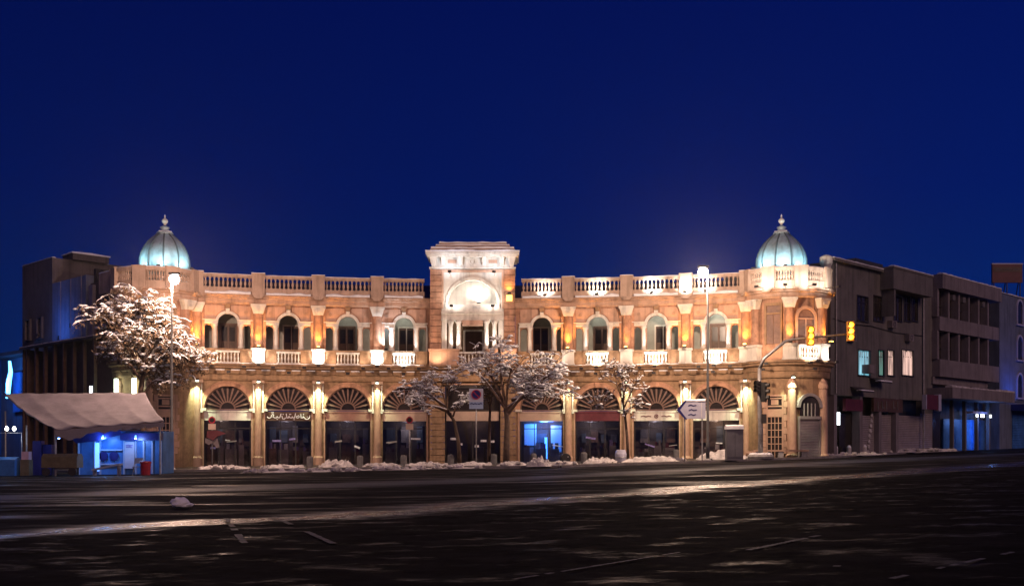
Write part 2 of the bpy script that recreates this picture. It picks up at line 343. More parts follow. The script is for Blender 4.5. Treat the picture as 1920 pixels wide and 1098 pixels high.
# pavement in front of the arcade, with a kerb of separate stones
kpx = [(-420, 886), (0, 885), (300, 884), (560, 882), (800, 879), (1050, 876), (1250, 869), (1400, 864), (1560, 858), (1680, 851), (1820, 842.5), (1900, 838.5)]
kp = [G(*p) for p in kpx]
kline = []
for a, b in zip(kp[:-1], kp[1:]):
    n = max(1, int((b-a).length/1.1))
    for i in range(n): kline.append(a.lerp(b, i/n))
kline.append(kp[-1])
pv = MB(); k = len(kline)
back = [Vector((p.x*1.02+(0 if abs(p.x) < 30 else 0), p.y+40+0.9*abs(p.x), 0)) for p in kline]
pv.add([(p.x, p.y, gz(p.x)+0.12) for p in kline]+[(p.x, p.y, gz(p.x)+0.12) for p in back], [(i, i+1, k+i+1, k+i) for i in range(k-1)])
M_pave = road_material('pavement', (0.075, 0.068, 0.066), 0.35, 0.8, 0.25, 0.5, 0.45, 0.8)
pavement = tag(pv.build('pavement', M_pave), kind='structure')
for i, (a, b) in enumerate(zip(kline[:-1], kline[1:])):
    d = (b-a); L = d.length
    if a.x < -40 or a.x > 44: continue
    mb = MB().box(0.01, L-0.012, -0.16, 0.02, -0.2, 0.135+random.uniform(-0.008, 0.012))
    mb.build('kerb_stone', M_kerb, pavement, (a.x, a.y, a.z), math.atan2(d.y, d.x))

# ------------------------------------------------------------------ the curved arcade building
XC, YC, RAD = -2.9, 18.0, 63.0
root = empty('arcade_building', (XC, YC+RAD, 0), 'long curved two-storey brick arcade with balustraded parapet, central tower and corner domes, floodlit', 'building')
def frame(s, d=0.0):
    th = s/RAD; r = RAD-d
    return (XC+r*math.sin(th)-root.location.x, YC+r*math.cos(th)-root.location.y, 0), -th
BASE = -1.6
PS = [7.1, 11.4, 15.7, 20.0]
BAYS = [(5.125, 3.95), (9.25, 4.3), (13.55, 4.3), (17.85, 4.3)]
WARM = (1.0, 0.64, 0.40); AMB = (1.0, 0.40, 0.06); WHITE = (1.0, 0.95, 0.88); COOL = (0.80, 0.90, 1.0); GRN = (0.84, 1.0, 0.60); CYAN = (0.58, 0.95, 1.0)
def arc(cx, cz, r, n=14, a0=0.0, a1=PI): return [(cx+r*math.cos(a0+(a1-a0)*i/n), cz+r*math.sin(a0+(a1-a0)*i/n)) for i in range(n+1)]
CACHE = {}
def shared(key, fn, m, smooth=False):
    if key not in CACHE: CACHE[key] = fn().mesh(key[0], m, smooth)
    return CACHE[key]
def P(key, fn, m, parent, loc=(0, 0, 0), rz=0.0, smooth=False):
    key = key if isinstance(key, tuple) else (key,)
    return obj(key[0], shared(key, fn, m, smooth), parent, loc, rz)

def up_wall(wd):
    c = [(0.70, 8.35)]+arc(0, 10.2, 0.70)+[(-0.70, 8.35)]
    def side(sg): return [(sg*x, z) for x, z in [(1.10, 8.35), (1.62, 8.35)]+arc(1.36, 9.82, 0.26, 8)]
    return MB().prism([(-wd/2, 7.1), (wd/2, 7.1), (wd/2, 11.62), (-wd/2, 11.62)], 0, 0.45, [c, side(1), side(-1)])
def gr_wall(wd):
    o = [(-wd/2, BASE), (-1.65, BASE)]+list(reversed(arc(0, 4.03, 1.65, 22)))+[(1.65, BASE), (wd/2, BASE), (wd/2, 6.1), (-wd/2, 6.1)]
    return MB().prism(o, 0, 0.6)
BAL = [(0.001, 0), (0.085, 0), (0.085, 0.05), (0.045, 0.09), (0.08, 0.22), (0.095, 0.30), (0.05, 0.50), (0.045, 0.58), (0.08, 0.63), (0.08, 0.71), (0.001, 0.71)]
def baluster(): return MB().lathe(BAL, 0, 0, 8)
def snow_strip(x0, x1, y0, y1, z, h, seed=0, step=0.16):
    mb = MB(); n = max(2, int((x1-x0)/step)); q = []
    for i in range(n+1):
        x = x0+(x1-x0)*i/n; k = 0.75+0.5*noise.noise((x*1.7+seed*3.1, seed*7.7, 0.4)); hh = h*max(0.25, k*1.1); yo = y0-0.05*noise.noise((x*2.3, seed, 3))
        q.append([(x, yo, z), (x, yo+0.015, z+hh*0.7), (x, (y0+y1)/2, z+hh), (x, y1, z+hh*0.55), (x, y1, z)])
    mb.add([p for r in q for p in r], [(i*5+j, i*5+j+1, (i+1)*5+j+1, (i+1)*5+j) for i in range(n) for j in range(4)]+[(0, 1, 2, 3, 4), tuple(n*5+j for j in (4, 3, 2, 1, 0))])
    return mb
CORN = [(0.1, 11.58), (-0.14, 11.58), (-0.18, 11.66), (-0.22, 11.70), (-0.22, 11.95), (-0.34, 12.02), (-0.34, 12.10), (-0.48, 12.16), (-0.48, 12.26), (0.1, 12.26)]
MIDC = [(0.1, 6.08), (-0.12, 6.08), (-0.16, 6.2), (-0.16, 6.50), (-0.22, 6.56), (-0.22, 6.86), (-0.44, 6.95), (-0.44, 7.08), (-0.55, 7.13), (-0.55, 7.27), (0.1, 7.27)]
def fixture(parent, loc, tilt_up=True):
    f = P('floodlight', lambda: MB().box(-0.13, 0.13, -0.07, 0.07, -0.08, 0.08), M_dark, parent, loc)
    return f

ng = [0]
def bay(sg, idx):
    s0, wd = BAYS[idx]; s = sg*s0; loc, rz = frame(s); ng[0] += 1; sd = ng[0]
    P(('upper_wall', wd), lambda: up_wall(wd), M_brick, root, loc, rz)
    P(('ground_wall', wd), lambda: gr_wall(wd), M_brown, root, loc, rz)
    P(('cornice', wd), lambda: MB().profx(CORN, -wd/2, wd/2), M_cornice, root, loc, rz)
    P(('middle_cornice', wd), lambda: MB().profx(MIDC, -wd/2, wd/2), M_brown, root, loc, rz)
    # raised plaster panels over the arch, each with a rosette
    for k in (-1, 1):
        def pan(k=k):
            o = [(1.0, 10.5), (1.62, 10.5), (1.62, 11.46), (0.25, 11.46), (0.25, 11.2)]+[(x, z) for x, z in arc(0, 10.2, 0.96, 6, R(78), R(20))]
            return MB().prism([(k*x, z) for x, z in o], -0.05, 0.01)
        pn = P(('wall_panel', k), pan, M_plaster, root, loc, rz)
        P(('rosette', k), lambda: MB().disc_y(k*1.28, 11.0, 0.13, -0.08, -0.045, 8).disc_y(k*1.28, 11.0, 0.06, -0.10, -0.07, 8), M_cornice, pn)
    ar = P('window_arch', lambda: MB().ring(0, 10.2, 0.68, 0.88, -0.10, 0.06), M_white, root, loc, rz)
    P('keystone', lambda: MB().taper(-0.10, 0.10, -0.16, 0.0, 10.86, 11.24, 0.05, 0.05), M_white, ar)
    P('keystone_bracket', lambda: MB().taper(-0.14, 0.14, -0.18, 0.0, 11.26, 11.56, 0.06, 0.06), M_brown, ar)
    for k in (-1, 1):
        P(('window_column', k), lambda: MB().lathe([(0.001, 8.36), (0.21, 8.36), (0.21, 8.50), (0.165, 8.56), (0.165, 8.7), (0.14, 9.85), (0.16, 9.88), (0.15, 9.92), (0.22, 10.04), (0.22, 10.12), (0.001, 10.12)], k*0.91, -0.03, 14), M_white, root, loc, rz, True)
        P(('impost_block', k), lambda: MB().box(min(k*0.70, k*1.72), max(k*0.70, k*1.72), -0.14, 0.02, 10.13, 10.24).box(min(k*0.74, k*1.68), max(k*0.74, k*1.68), -0.09, 0.02, 10.241, 10.38).box(min(k*0.66, k*1.76), max(k*0.66, k*1.76), -0.19, 0.02, 10.381, 10.45), M_white, root, loc, rz)
        P(('window_jamb', k), lambda: MB().box(min(k*1.63, k*1.74), max(k*1.63, k*1.74), -0.06, 0.02, 8.36, 10.12), M_white, root, loc, rz)
    # loggia behind the openings
    P(('loggia_back_wall', wd), lambda: MB().box(-wd/2, wd/2, 2.2, 2.35, 7.4, 11.6).box(-wd/2, wd/2, 0.46, 2.19, 8.1, 8.3).box(-wd/2, wd/2, 0.46, 2.19, 11.35, 11.5), M_loggia, root, loc, rz)
    dx = [0.0, 0.15, -0.1, 0.25, 0.1, -0.2, 0.2, 0.35][sd % 8]
    dr = MB().box(dx-0.55, dx+0.55, 2.13, 2.19, 8.3, 10.3).build('loggia_door', M_doorwood, root, loc, rz)
    MB().box(dx-0.66, dx-0.56, 2.10, 2.19, 8.3, 10.42).box(dx+0.56, dx+0.66, 2.10, 2.19, 8.3, 10.42).box(dx-0.559, dx+0.559, 2.10, 2.19, 10.31, 10.42).box(dx-0.03, dx+0.03, 2.10, 2.129, 8.3, 10.3).build('door_frame', M_white if sd % 2 else M_wood, dr)
    MB().box(dx-0.48, dx-0.08, 2.118, 2.129, 9.1, 10.15).box(dx+0.08, dx+0.48, 2.118, 2.129, 9.1, 10.15).build('door_pane', M_glass, dr)
    # balcony
    b = P('balcony', lambda: MB().box(-1.72, -0.86, -0.36, -0.02, 7.29, 8.2).box(0.86, 1.72, -0.36, -0.02, 7.29, 8.2).box(-0.86, 0.86, -0.12, -0.02, 7.29, 8.2).box(-1.74, 1.74, -0.42, 0.0, 8.201, 8.34), M_brown, root, loc, rz)
    for k in (-1, 1): P(('balcony_panel', k), lambda: MB().box(min(k*0.98, k*1.6), max(k*0.98, k*1.6), -0.375, -0.361, 7.42, 8.1), M_brown, b)
    P('balcony_rail', lambda: MB().box(-0.85, 0.85, -0.47, -0.14, 8.06, 8.199).box(-0.85, 0.85, -0.45, -0.14, 7.29, 7.39), M_white, b)
    for i in range(7):
        P('balcony_baluster', lambda: MB().lathe([(r*0.8, z*0.94) for r, z in BAL], 0, 0, 8), M_white, b, (-0.72+i*0.24, -0.30, 7.39))
    MB().add(*(lambda q: (q.v, q.f))(snow_strip(-wd/2+0.5, wd/2-0.5, -0.57, -0.40, 7.272, 0.05, sd))).build('snow', M_snow, root, loc, rz)
    # cornice snow
    snow_strip(-wd/2+0.56, wd/2-0.56, -0.56, -0.16, 12.262, 0.23, sd+20).build('snow', M_snow, root, loc, rz)
    # parapet
    hw = wd/2-0.46
    pa = P(('parapet', wd), lambda: MB().box(-hw, hw, -0.15, 0.15, 12.27, 12.76).box(-hw, hw, -0.19, 0.19, 12.70, 12.78).box(-hw, hw, -0.19, 0.19, 13.49, 13.70), M_parapet, root, loc, rz)
    nb = 11
    for i in range(nb):
        P('parapet_baluster', baluster, M_parapet, pa, (-hw+(i+0.5)*2*hw/nb, 0, 12.78))
    snow_strip(-hw, hw, -0.2, 0.2, 13.702, 0.07, sd+40).build('snow', M_snow, pa)
    # modillions; bright caps put their lit upper edges into the material
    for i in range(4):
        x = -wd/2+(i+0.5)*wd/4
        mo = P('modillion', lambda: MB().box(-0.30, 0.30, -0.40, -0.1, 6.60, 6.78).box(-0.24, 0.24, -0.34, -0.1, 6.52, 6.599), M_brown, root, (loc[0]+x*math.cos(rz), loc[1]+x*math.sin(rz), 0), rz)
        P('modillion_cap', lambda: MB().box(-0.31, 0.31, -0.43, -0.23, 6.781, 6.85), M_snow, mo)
    # ground floor: arch ring, imposts, fanlight, sign, shopfront
    a2 = P('arch_ring', lambda: MB().ring(0, 4.03, 1.64, 1.93, -0.09, 0.02, n=26).ring(0, 4.03, 1.93, 2.0, -0.13, 0.02, n=26), M_brick, root, loc, rz)
    P('arch_keystone', lambda: MB().taper(-0.14, 0.14, -0.18, 0.0, 5.64, 6.02, 0.06, 0.03), M_brick, a2)
    fl = P('fanlight', lambda: MB().ring(0, 4.03, 1.55, 1.645, 0.16, 0.28, n=26).ring(0, 4.03, 0.46, 0.56, 0.14, 0.28, n=16).box(-1.64, 1.64, 0.14, 0.28, 3.93, 4.03), M_wood, root, loc, rz)
    P('fanlight_pane', lambda: MB().prism(arc(0, 4.04, 1.56, 24), 0.22, 0.24), M_glass, fl)
    if sd in (2,): pass
    for i in range(1, 12):
        a = PI*i/12
        def spoke(a=a):
            m = MB(); d = Vector((math.cos(a), math.sin(a))); n = Vector((-d.y, d.x))*0.045; c = Vector((0, 4.03)); p = c+d*0.55; q = c+d*1.56
            return m.prism([tuple(p+n), tuple(p-n), tuple(q-n*1.5), tuple(q+n*1.5)], 0.12, 0.22)
        P(('fanlight_spoke', i), spoke, M_wood, fl)
    bd = P('sign_board', lambda: MB().box(-1.64, 1.64, 0.02, 0.20, 3.19, 3.86).box(-1.64, 1.64, -0.02, 0.019, 3.80, 3.90), M_sign, root, loc, rz)
    for k in (-1, 1):
        P(('impost', k), lambda: MB().box(min(k*1.50, k*1.98), max(k*1.50, k*1.98), -0.18, 0.02, 3.88, 4.05), M_white, root, loc, rz)
        P(('door_jamb', k), lambda: MB().box(min(k*1.66, k*1.80), max(k*1.66, k*1.80), -0.08, 0.001, BASE, 3.87), M_plaster, root, loc, rz)
    sf = P('shop_front', lambda: MB().box(-1.64, -1.56, 0.22, 0.32, BASE, 3.18).box(1.56, 1.64, 0.22, 0.32, BASE, 3.18).box(-0.60, -0.54, 0.22, 0.32, BASE, 3.18).box(0.50, 0.56, 0.22, 0.32, BASE, 3.18).box(-1.559, 1.559, 0.22, 0.32, 2.60, 2.66), M_dark, root, loc, rz)
    P('shop_pane', lambda: MB().box(-1.56, 1.56, 0.29, 0.31, BASE, 3.18), M_clear, sf)
    P('shop_interior', lambda: MB().box(-1.9, 1.9, 2.3, 2.4, BASE, 3.4).box(-1.9, -1.8, 0.61, 2.29, BASE, 3.4).box(1.8, 1.9, 0.61, 2.29, BASE, 3.4).box(-1.79, 1.79, 0.61, 2.29, 3.25, 3.4), mat('shop_inside', (0.13, 0.10, 0.09), 0.8), root, loc, rz)
    r3 = random.Random(sd*5+1); cx = -1.4
    il = P('ceiling_lamp', lambda: MB().box(-0.5, 0.5, -0.06, 0.06, -0.04, 0.04), M_paper, sf, (r3.uniform(-0.6, 0.6), 1.3, 3.18)); lamp(il, (0, 0, -0.15), (0, 0, -1), r3.choice((12, 20, 28, 8)), r3.choice(((1.0, 0.72, 0.5), (0.9, 0.85, 1.0), (1.0, 0.8, 0.65))), kind='POINT', rad=0.15)  # lamp added to brighten the interior so the goods show
    while cx < 1.3:                                     # cabinets and goods behind the glass
        cw = r3.uniform(0.35, 0.85); ch = r3.uniform(0.9, 1.5)
        cab = MB().box(cx, cx+cw, 0.75, 1.25, BASE, ch).build('display_cabinet', r3.choice((M_shutter, M_wood, M_wallB)), sf)
        for q_ in range(2):
            gx = cx+cw*(0.25+0.5*q_); gh = r3.uniform(0.12, 0.5); gw = cw*r3.uniform(0.12, 0.22)
            MB().box(gx-gw, gx+gw, 0.85, 1.05, ch+0.001, ch+gh).build('goods', r3.choice((M_paper, M_violet, M_shutter, M_maroon, M_wood)), cab)
        MB().box(cx+0.05, cx+cw-0.05, 2.0, 2.29, 1.6, 2.2+r3.uniform(0, 0.7)).build('wall_shelf', r3.choice((M_wood, M_shutter, M_wallC)), sf)
        cx += cw+r3.uniform(0.08, 0.4)
    rnd = random.Random(sd*11)
    for i in range(rnd.choice((1, 2, 2, 3))):              # goods and price strips standing in the shop window
        x = rnd.uniform(-1.3, 1.2); z = rnd.uniform(1.2, 2.0); hl = rnd.uniform(0.14, 0.42); an = rnd.uniform(-0.4, 0.4)
        d = Vector((math.cos(an), math.sin(an)))*hl; n = Vector((-math.sin(an), math.cos(an)))*rnd.uniform(0.03, 0.07); c = Vector((x, z))
        MB().prism([tuple(c-d-n), tuple(c+d-n), tuple(c+d+n), tuple(c-d+n)], 0.20, 0.215).build('window_poster', rnd.choice((M_paper, M_shutter, M_violet)), sf)
    return loc, rz, sf, bd, b, pa

bays = {}
for sg in (-1, 1):
    for idx in range(4): bays[(sg, idx)] = bay(sg, idx)

# white written sign in the second arch from the left
S2 = [[(155, 405), (175, 430), (205, 432), (232, 415), (240, 375), (265, 352), (285, 372), (268, 405), (300, 428), (335, 428), (352, 400), (372, 425), (405, 425), (430, 345)], [(448, 392), (462, 445), (492, 456), (520, 425)], [(536, 345), (548, 425), (578, 425), (590, 392), (612, 425), (645, 428), (655, 400), (672, 426), (705, 424), (722, 336)],
      [(748, 388), (742, 420), (770, 430), (800, 405), (786, 378), (762, 392)], [(826, 345), (836, 425), (868, 428), (880, 395), (900, 428), (935, 455), (975, 448), (1005, 420), (1012, 372)], [(245, 320), (252, 326)], [(270, 318), (277, 324)], [(470, 352), (477, 358)], [(598, 352), (606, 358)], [(622, 350), (630, 356)], [(880, 352), (888, 358)], [(955, 400), (962, 406)], [(350, 455), (358, 461)], [(690, 456), (698, 462)]]
loc, rz, sf, bd, *_ = bays[(-1, 2)]
bd.data = MB().box(-1.64, 1.64, 0.02, 0.20, 3.19, 3.86).mesh('sign_board', M_doorwood)
strokes(MB(), S2, 3.2/900, -2.06, 4.92, -0.03, 0.0, 0.062).build('sign_lettering', M_snow, bd)
# shop signs without readable letters keep their own colours
for key, mm in (((-1, 3), M_white), ((-1, 1), mat('brown_sign', (0.30, 0.17, 0.13), 0.6)), ((1, 1), M_maroon), ((1, 2), M_white), ((1, 3), M_white)):
    o = bays[key][3]; o.data = o.data.copy(); o.data.materials[0] = mm
# faded emblem on the lintel of the third right-hand arch
MB().ring(0, 3.52, 0.10, 0.15, -0.012, 0.018, 0, 2*PI, 16).ring(0, 3.52, 0.02, 0.06, -0.012, 0.018, 0, 2*PI, 10).build('sign_emblem', M_maroon, bays[(1, 2)][3])
for k in (-1, 1): strokes(MB(), [[(0, 10), (30, 0), (60, 12), (90, 2), (120, 10)]], 0.006, k*0.75-0.36, 3.56, -0.012, 0.018, 0.06).build('sign_emblem', M_maroon, bays[(1, 2)][3])

def pilaster(sg, k):
    s = sg*PS[k]; loc, rz = frame(s)
    P('pilaster_backing', lambda: MB().box(-0.54, 0.54, -0.14, 0.02, 8.42, 11.59), M_brick, root, loc, rz)
    P('pilaster', lambda: MB().lathe([(0.001, 8.42), (0.40, 8.42), (0.40, 8.55), (0.345, 8.62), (0.32, 10.96), (0.001, 10.96)], 0, -0.14, 18, PI, 2*PI), M_brick, root, loc, rz, False)
    P('capital', lambda: MB().taper(-0.34, 0.34, -0.50, -0.1, 10.90, 11.42, 0.16, 0.10).box(-0.54, 0.54, -0.64, -0.1, 11.421, 11.575)  .box(-0.20, 0.20, -0.62, -0.50, 11.1, 11.3), M_white, root, loc, rz)
    P('pedestal', lambda: MB().box(-0.50, 0.50, -0.56, 0.0, 7.29, 7.42).box(-0.44, 0.44, -0.50, 0.0, 7.421, 8.24).box(-0.52, 0.52, -0.58, 0.0, 8.241, 8.41), M_white, root, loc, rz)
    P('parapet_post', lambda: MB().box(-0.46, 0.46, -0.28, 0.25, 12.27, 13.74).box(-0.50, 0.50, -0.32, 0.29, 13.741, 13.83).prism([(-0.46, 12.27), (0.46, 12.27), (0.2, 12.0), (-0.2, 12.0)], -0.52, -0.12), M_parapet, root, loc, rz)
    snow_strip(-0.48, 0.48, -0.31, 0.28, 13.832, 0.07, s).build('snow', M_snow, root, loc, rz)
    P('ground_pilaster', lambda: MB().lathe([(0.001, BASE), (0.36, BASE), (0.36, 0.5), (0.27, 0.62), (0.25, 5.55), (0.30, 5.58), (0.27, 5.64), (0.38, 5.86), (0.001, 5.86)], 0, -0.10, 16, PI, 2*PI).box(-0.42, 0.42, -0.52, -0.02, 5.861, 6.07), M_plaster, root, loc, rz)
    P('ground_pilaster_backing', lambda: MB().box(-0.40, 0.40, -0.07, 0.01, BASE, 6.07), M_brown, root, loc, rz)
    for kk in (-1, 1): P(('side_colonnette', kk), lambda: MB().cyl(kk*0.33, -0.13, 0.055, 3.9, 6.0, 8).box(kk*0.33-0.08, kk*0.33+0.08, -0.21, -0.08, 3.75, 3.899), M_white, root, loc, rz)
for sg in (-1, 1):
    for k in range(4): pilaster(sg, k)

# dark pitched roof behind the parapet
rf = MB(); pr = []
for i in range(-24, 25):
    th = i*0.94/RAD
    for rr, z in ((RAD+1.0, 12.3), (RAD+5, 14.0), (RAD+11, 12.3)): pr.append((XC+rr*math.sin(th)-root.location.x, YC+rr*math.cos(th)-root.location.y, z))
rf.add(pr, [(i*3+j, i*3+j+1, (i+1)*3+j+1, (i+1)*3+j) for i in range(48) for j in (0, 1)]).build('roof', M_roof, root)

# ---- central tower
tl, tr = frame(0, 0.9)
def T(name, mb, m, smooth=False, parent=None): return mb.build(name, m, parent or root, tl if parent is None else (0, 0, 0), tr, smooth)
T('tower_core', MB().box(-3.0, -2.32, 0.12, 3.0, BASE, 14.4).box(2.32, 3.0, 0.12, 3.0, BASE, 14.4).box(-2.319, 2.319, 1.2, 3.0, 10.6, 14.4).box(-2.319, 2.319, 0.3, 3.0, 5.85, 8.3).box(-2.319, 2.319, 2.4, 3.0, 8.3, 10.6), M_brown)
for sgn in (-1, 1):
    z = 8.5; i = 0
    while z < 14.3:                                      # rusticated courses of the upper piers
        P(('stone_course', sgn, 'a'), lambda: MB().box(min(sgn*2.30, sgn*3.12), max(sgn*2.30, sgn*3.12), -0.06, 0.13, 0, 0.385), M_brick, root, (tl[0], tl[1], z), tr)
        z += 0.418
    z = BASE
    while z < 5.7:
        P(('stone_course', sgn, 'b'), lambda: MB().box(min(sgn*2.05, sgn*3.16), max(sgn*2.05, sgn*3.16), -0.12, 0.13, 0, 0.42), M_brown, root, (tl[0], tl[1], z), tr)
        z += 0.46
    T('tower_pedestal', MB().box(min(sgn*1.0, sgn*3.18), max(sgn*1.0, sgn*3.18), -0.30, 0.29, 7.29, 8.3).box(min(sgn*0.96, sgn*3.24), max(sgn*0.96, sgn*3.24), -0.36, 0.29, 8.301, 8.46), M_plaster)
    for x in (1.02, 1.62):
        T('portico_column', MB().lathe([(0.001, 8.46), (0.22, 8.46), (0.22, 8.6), (0.175, 8.66), (0.15, 10.15), (0.17, 10.2), (0.16, 10.26), (0.25, 10.46), (0.25, 10.58), (0.001, 10.58)], sgn*x, 0.05, 16), M_white, True)
    T('portico_pier', MB().box(min(sgn*1.9, sgn*2.28), max(sgn*1.9, sgn*2.28), 0.0, 0.5, 8.461, 10.58), M_white)
T('middle_cornice', MB().profx([(y, z) for y, z in MIDC], -3.2, 3.2), M_brown)
T('portico_entablature', MB().box(-2.29, 2.29, -0.14, 1.0, 10.59, 10.80).box(-2.29, 2.29, -0.08, 1.0, 10.801, 11.06).box(-2.29, 2.29, -0.22, 1.0, 11.061, 11.20), M_white)
T('door_lintel', MB().box(-0.75, 0.75, -0.20, 0.5, 10.20, 10.58), M_plaster)
td = T('tower_door', MB().box(-0.62, 0.62, 2.30, 2.39, 8.3, 10.0), M_doorwood)
T('door_frame', MB().box(-0.80, -0.63, 2.26, 2.39, 8.3, 10.1).box(0.63, 0.80, 2.26, 2.39, 8.3, 10.1).box(-0.629, 0.629, 2.26, 2.39, 10.01, 10.14), M_white, parent=td)
tb = T('tower_balcony', MB().box(-0.99, 0.99, -0.22, -0.04, 8.12, 8.26).box(-0.99, 0.99, -0.22, -0.04, 7.29, 7.40), M_white)
for i in range(7): P('balcony_baluster', baluster, M_white, tb, (-0.81+i*0.27, -0.13, 7.40))
# tympanum panel
op = [(-2.29, 11.21), (2.29, 11.21), (2.29, 14.3), (-2.29, 14.3)]
T('tympanum_wall', MB().prism(op, 0.1, 0.45, [arc(0, 11.75, 1.82, 26)]), M_white)
T('tympanum_back', MB().box(-2.2, 2.2, 0.9, 1.05, 11.21, 14.2), M_white)
T('tympanum_arch', MB().ring(0, 11.75, 1.80, 2.02, 0.0, 0.12, n=28), M_white)
T('tympanum_sill', MB().box(-2.28, 2.28, -0.10, 0.9, 11.21, 11.42).box(-2.0, 2.0, -0.04, 0.89, 11.421, 11.74), M_white)
T('panel_frame', MB().box(-2.29, -2.14, -0.02, 0.099, 11.43, 14.3).box(2.14, 2.29, -0.02, 0.099, 11.43, 14.3).box(-2.139, 2.139, -0.02, 0.099, 14.12, 14.3), M_plaster)
# tower crown
T('tower_frieze', MB().box(-3.02, 3.02, -0.02, 3.0, 14.41, 15.20).box(-3.18, 3.18, -0.14, 3.1, 14.36, 14.50), M_white)
for x in (-2.15, -0.85, 0.85, 2.15): T('bracket', MB().taper(x-0.12, x+0.12, -0.20, 0.0, 14.62, 15.20, 0.04, 0.16), M_white)
for sgn in (-1, 1): T('corner_bracket', MB().taper(min(sgn*2.75, sgn*3.0), max(sgn*2.75, sgn*3.0), -0.16, 0.0, 14.52, 15.20, 0.16, 0.2), M_white)
T('frieze_medallion', MB().ring(0, 14.9, 0.18, 0.27, -0.08, 0.0, 0, 2*PI, 18).disc_y(0, 14.9, 0.12, -0.07, -0.015), M_white)
for x in (-1.5, 1.5): T('frieze_panel', MB().box(x-0.32, x+0.32, -0.06, -0.021, 14.78, 15.02), M_plaster)
T('tower_cornice', MB().box(-3.30, 3.30, -0.45, 3.2, 15.201, 15.36).box(-3.42, 3.42, -0.56, 3.3, 15.361, 15.55), M_white)
tp = T('tower_roof', MB().box(-3.1, 3.1, -0.2, 3.0, 15.551, 15.85).box(-2.75, 2.75, 0.2, 2.8, 15.851, 16.15).box(-2.5, 2.5, 0.5, 2.6, 16.151, 16.38), M_parapet)
for x0, y0, z, h in ((3.45, -0.60, 15.551, 0.20), (3.05, -0.22, 15.851, 0.16), (2.7, 0.18, 16.151, 0.12), (2.5, 0.5, 16.381, 0.12)):
    snow_strip(-x0, x0, y0, y0+0.5, z, h, z).build('snow', M_snow, tp)
# tower ground-floor shop
ts = T('shop_front', MB().box(-2.04, -1.95, 0.30, 0.42, BASE, 5.8).box(1.95, 2.04, 0.30, 0.42, BASE, 5.8).box(-0.05, 0.05, 0.30, 0.42, BASE, 3.2).box(-1.949, 1.949, 0.30, 0.42, 3.9, 4.0).box(-1.949, 1.949, 0.24, 0.42, 5.6, 5.8), M_dark)
T('shop_pane', MB().box(-1.95, 1.95, 0.36, 0.38, BASE, 3.9), M_clear, parent=ts); T('transom_pane', MB().box(-1.95, 1.95, 0.36, 0.38, 4.0, 5.6), M_glass, parent=ts)
T('shop_interior', MB().box(-2.2, 2.2, 2.3, 2.4, BASE, 4.0).box(-2.2, 2.2, 0.6, 2.29, 3.95, 4.1), MATS['shop_inside'])
for x, ch in ((-1.5, 1.2), (-0.7, 1.5), (0.5, 1.3), (1.3, 1.1)): T('display_cabinet', MB().box(x-0.35, x+0.3, 0.8, 1.3, BASE, ch), M_wallB, parent=ts)
il = T('ceiling_lamp', MB().box(-0.6, 0.6, 1.2, 1.32, 3.86, 3.94), M_paper, parent=ts); lamp(il, (0, 1.26, 3.6), (0, 0, -1), 10, (1.0, 0.75, 0.6), kind='POINT', rad=0.15)  # added to brighten the tower shop from inside
T('sign_board', MB().box(-1.94, 1.94, 0.12, 0.29, 3.2, 3.89), M_sign)
T('transom_lamp', MB().box(-1.7, 0.6, 0.10, 0.22, 5.84, 5.94), M_plaster)
for x, z, hl in ((-1.4, 1.9, 0.25), (-0.9, 1.5, 0.14), (0.8, 1.75, 0.22), (1.4, 1.7, 0.2), (0.3, 1.35, 0.15)):
    T('window_poster', MB().box(x-hl, x+hl, 0.33, 0.345, z-0.1, z+0.06), M_paper, parent=ts)

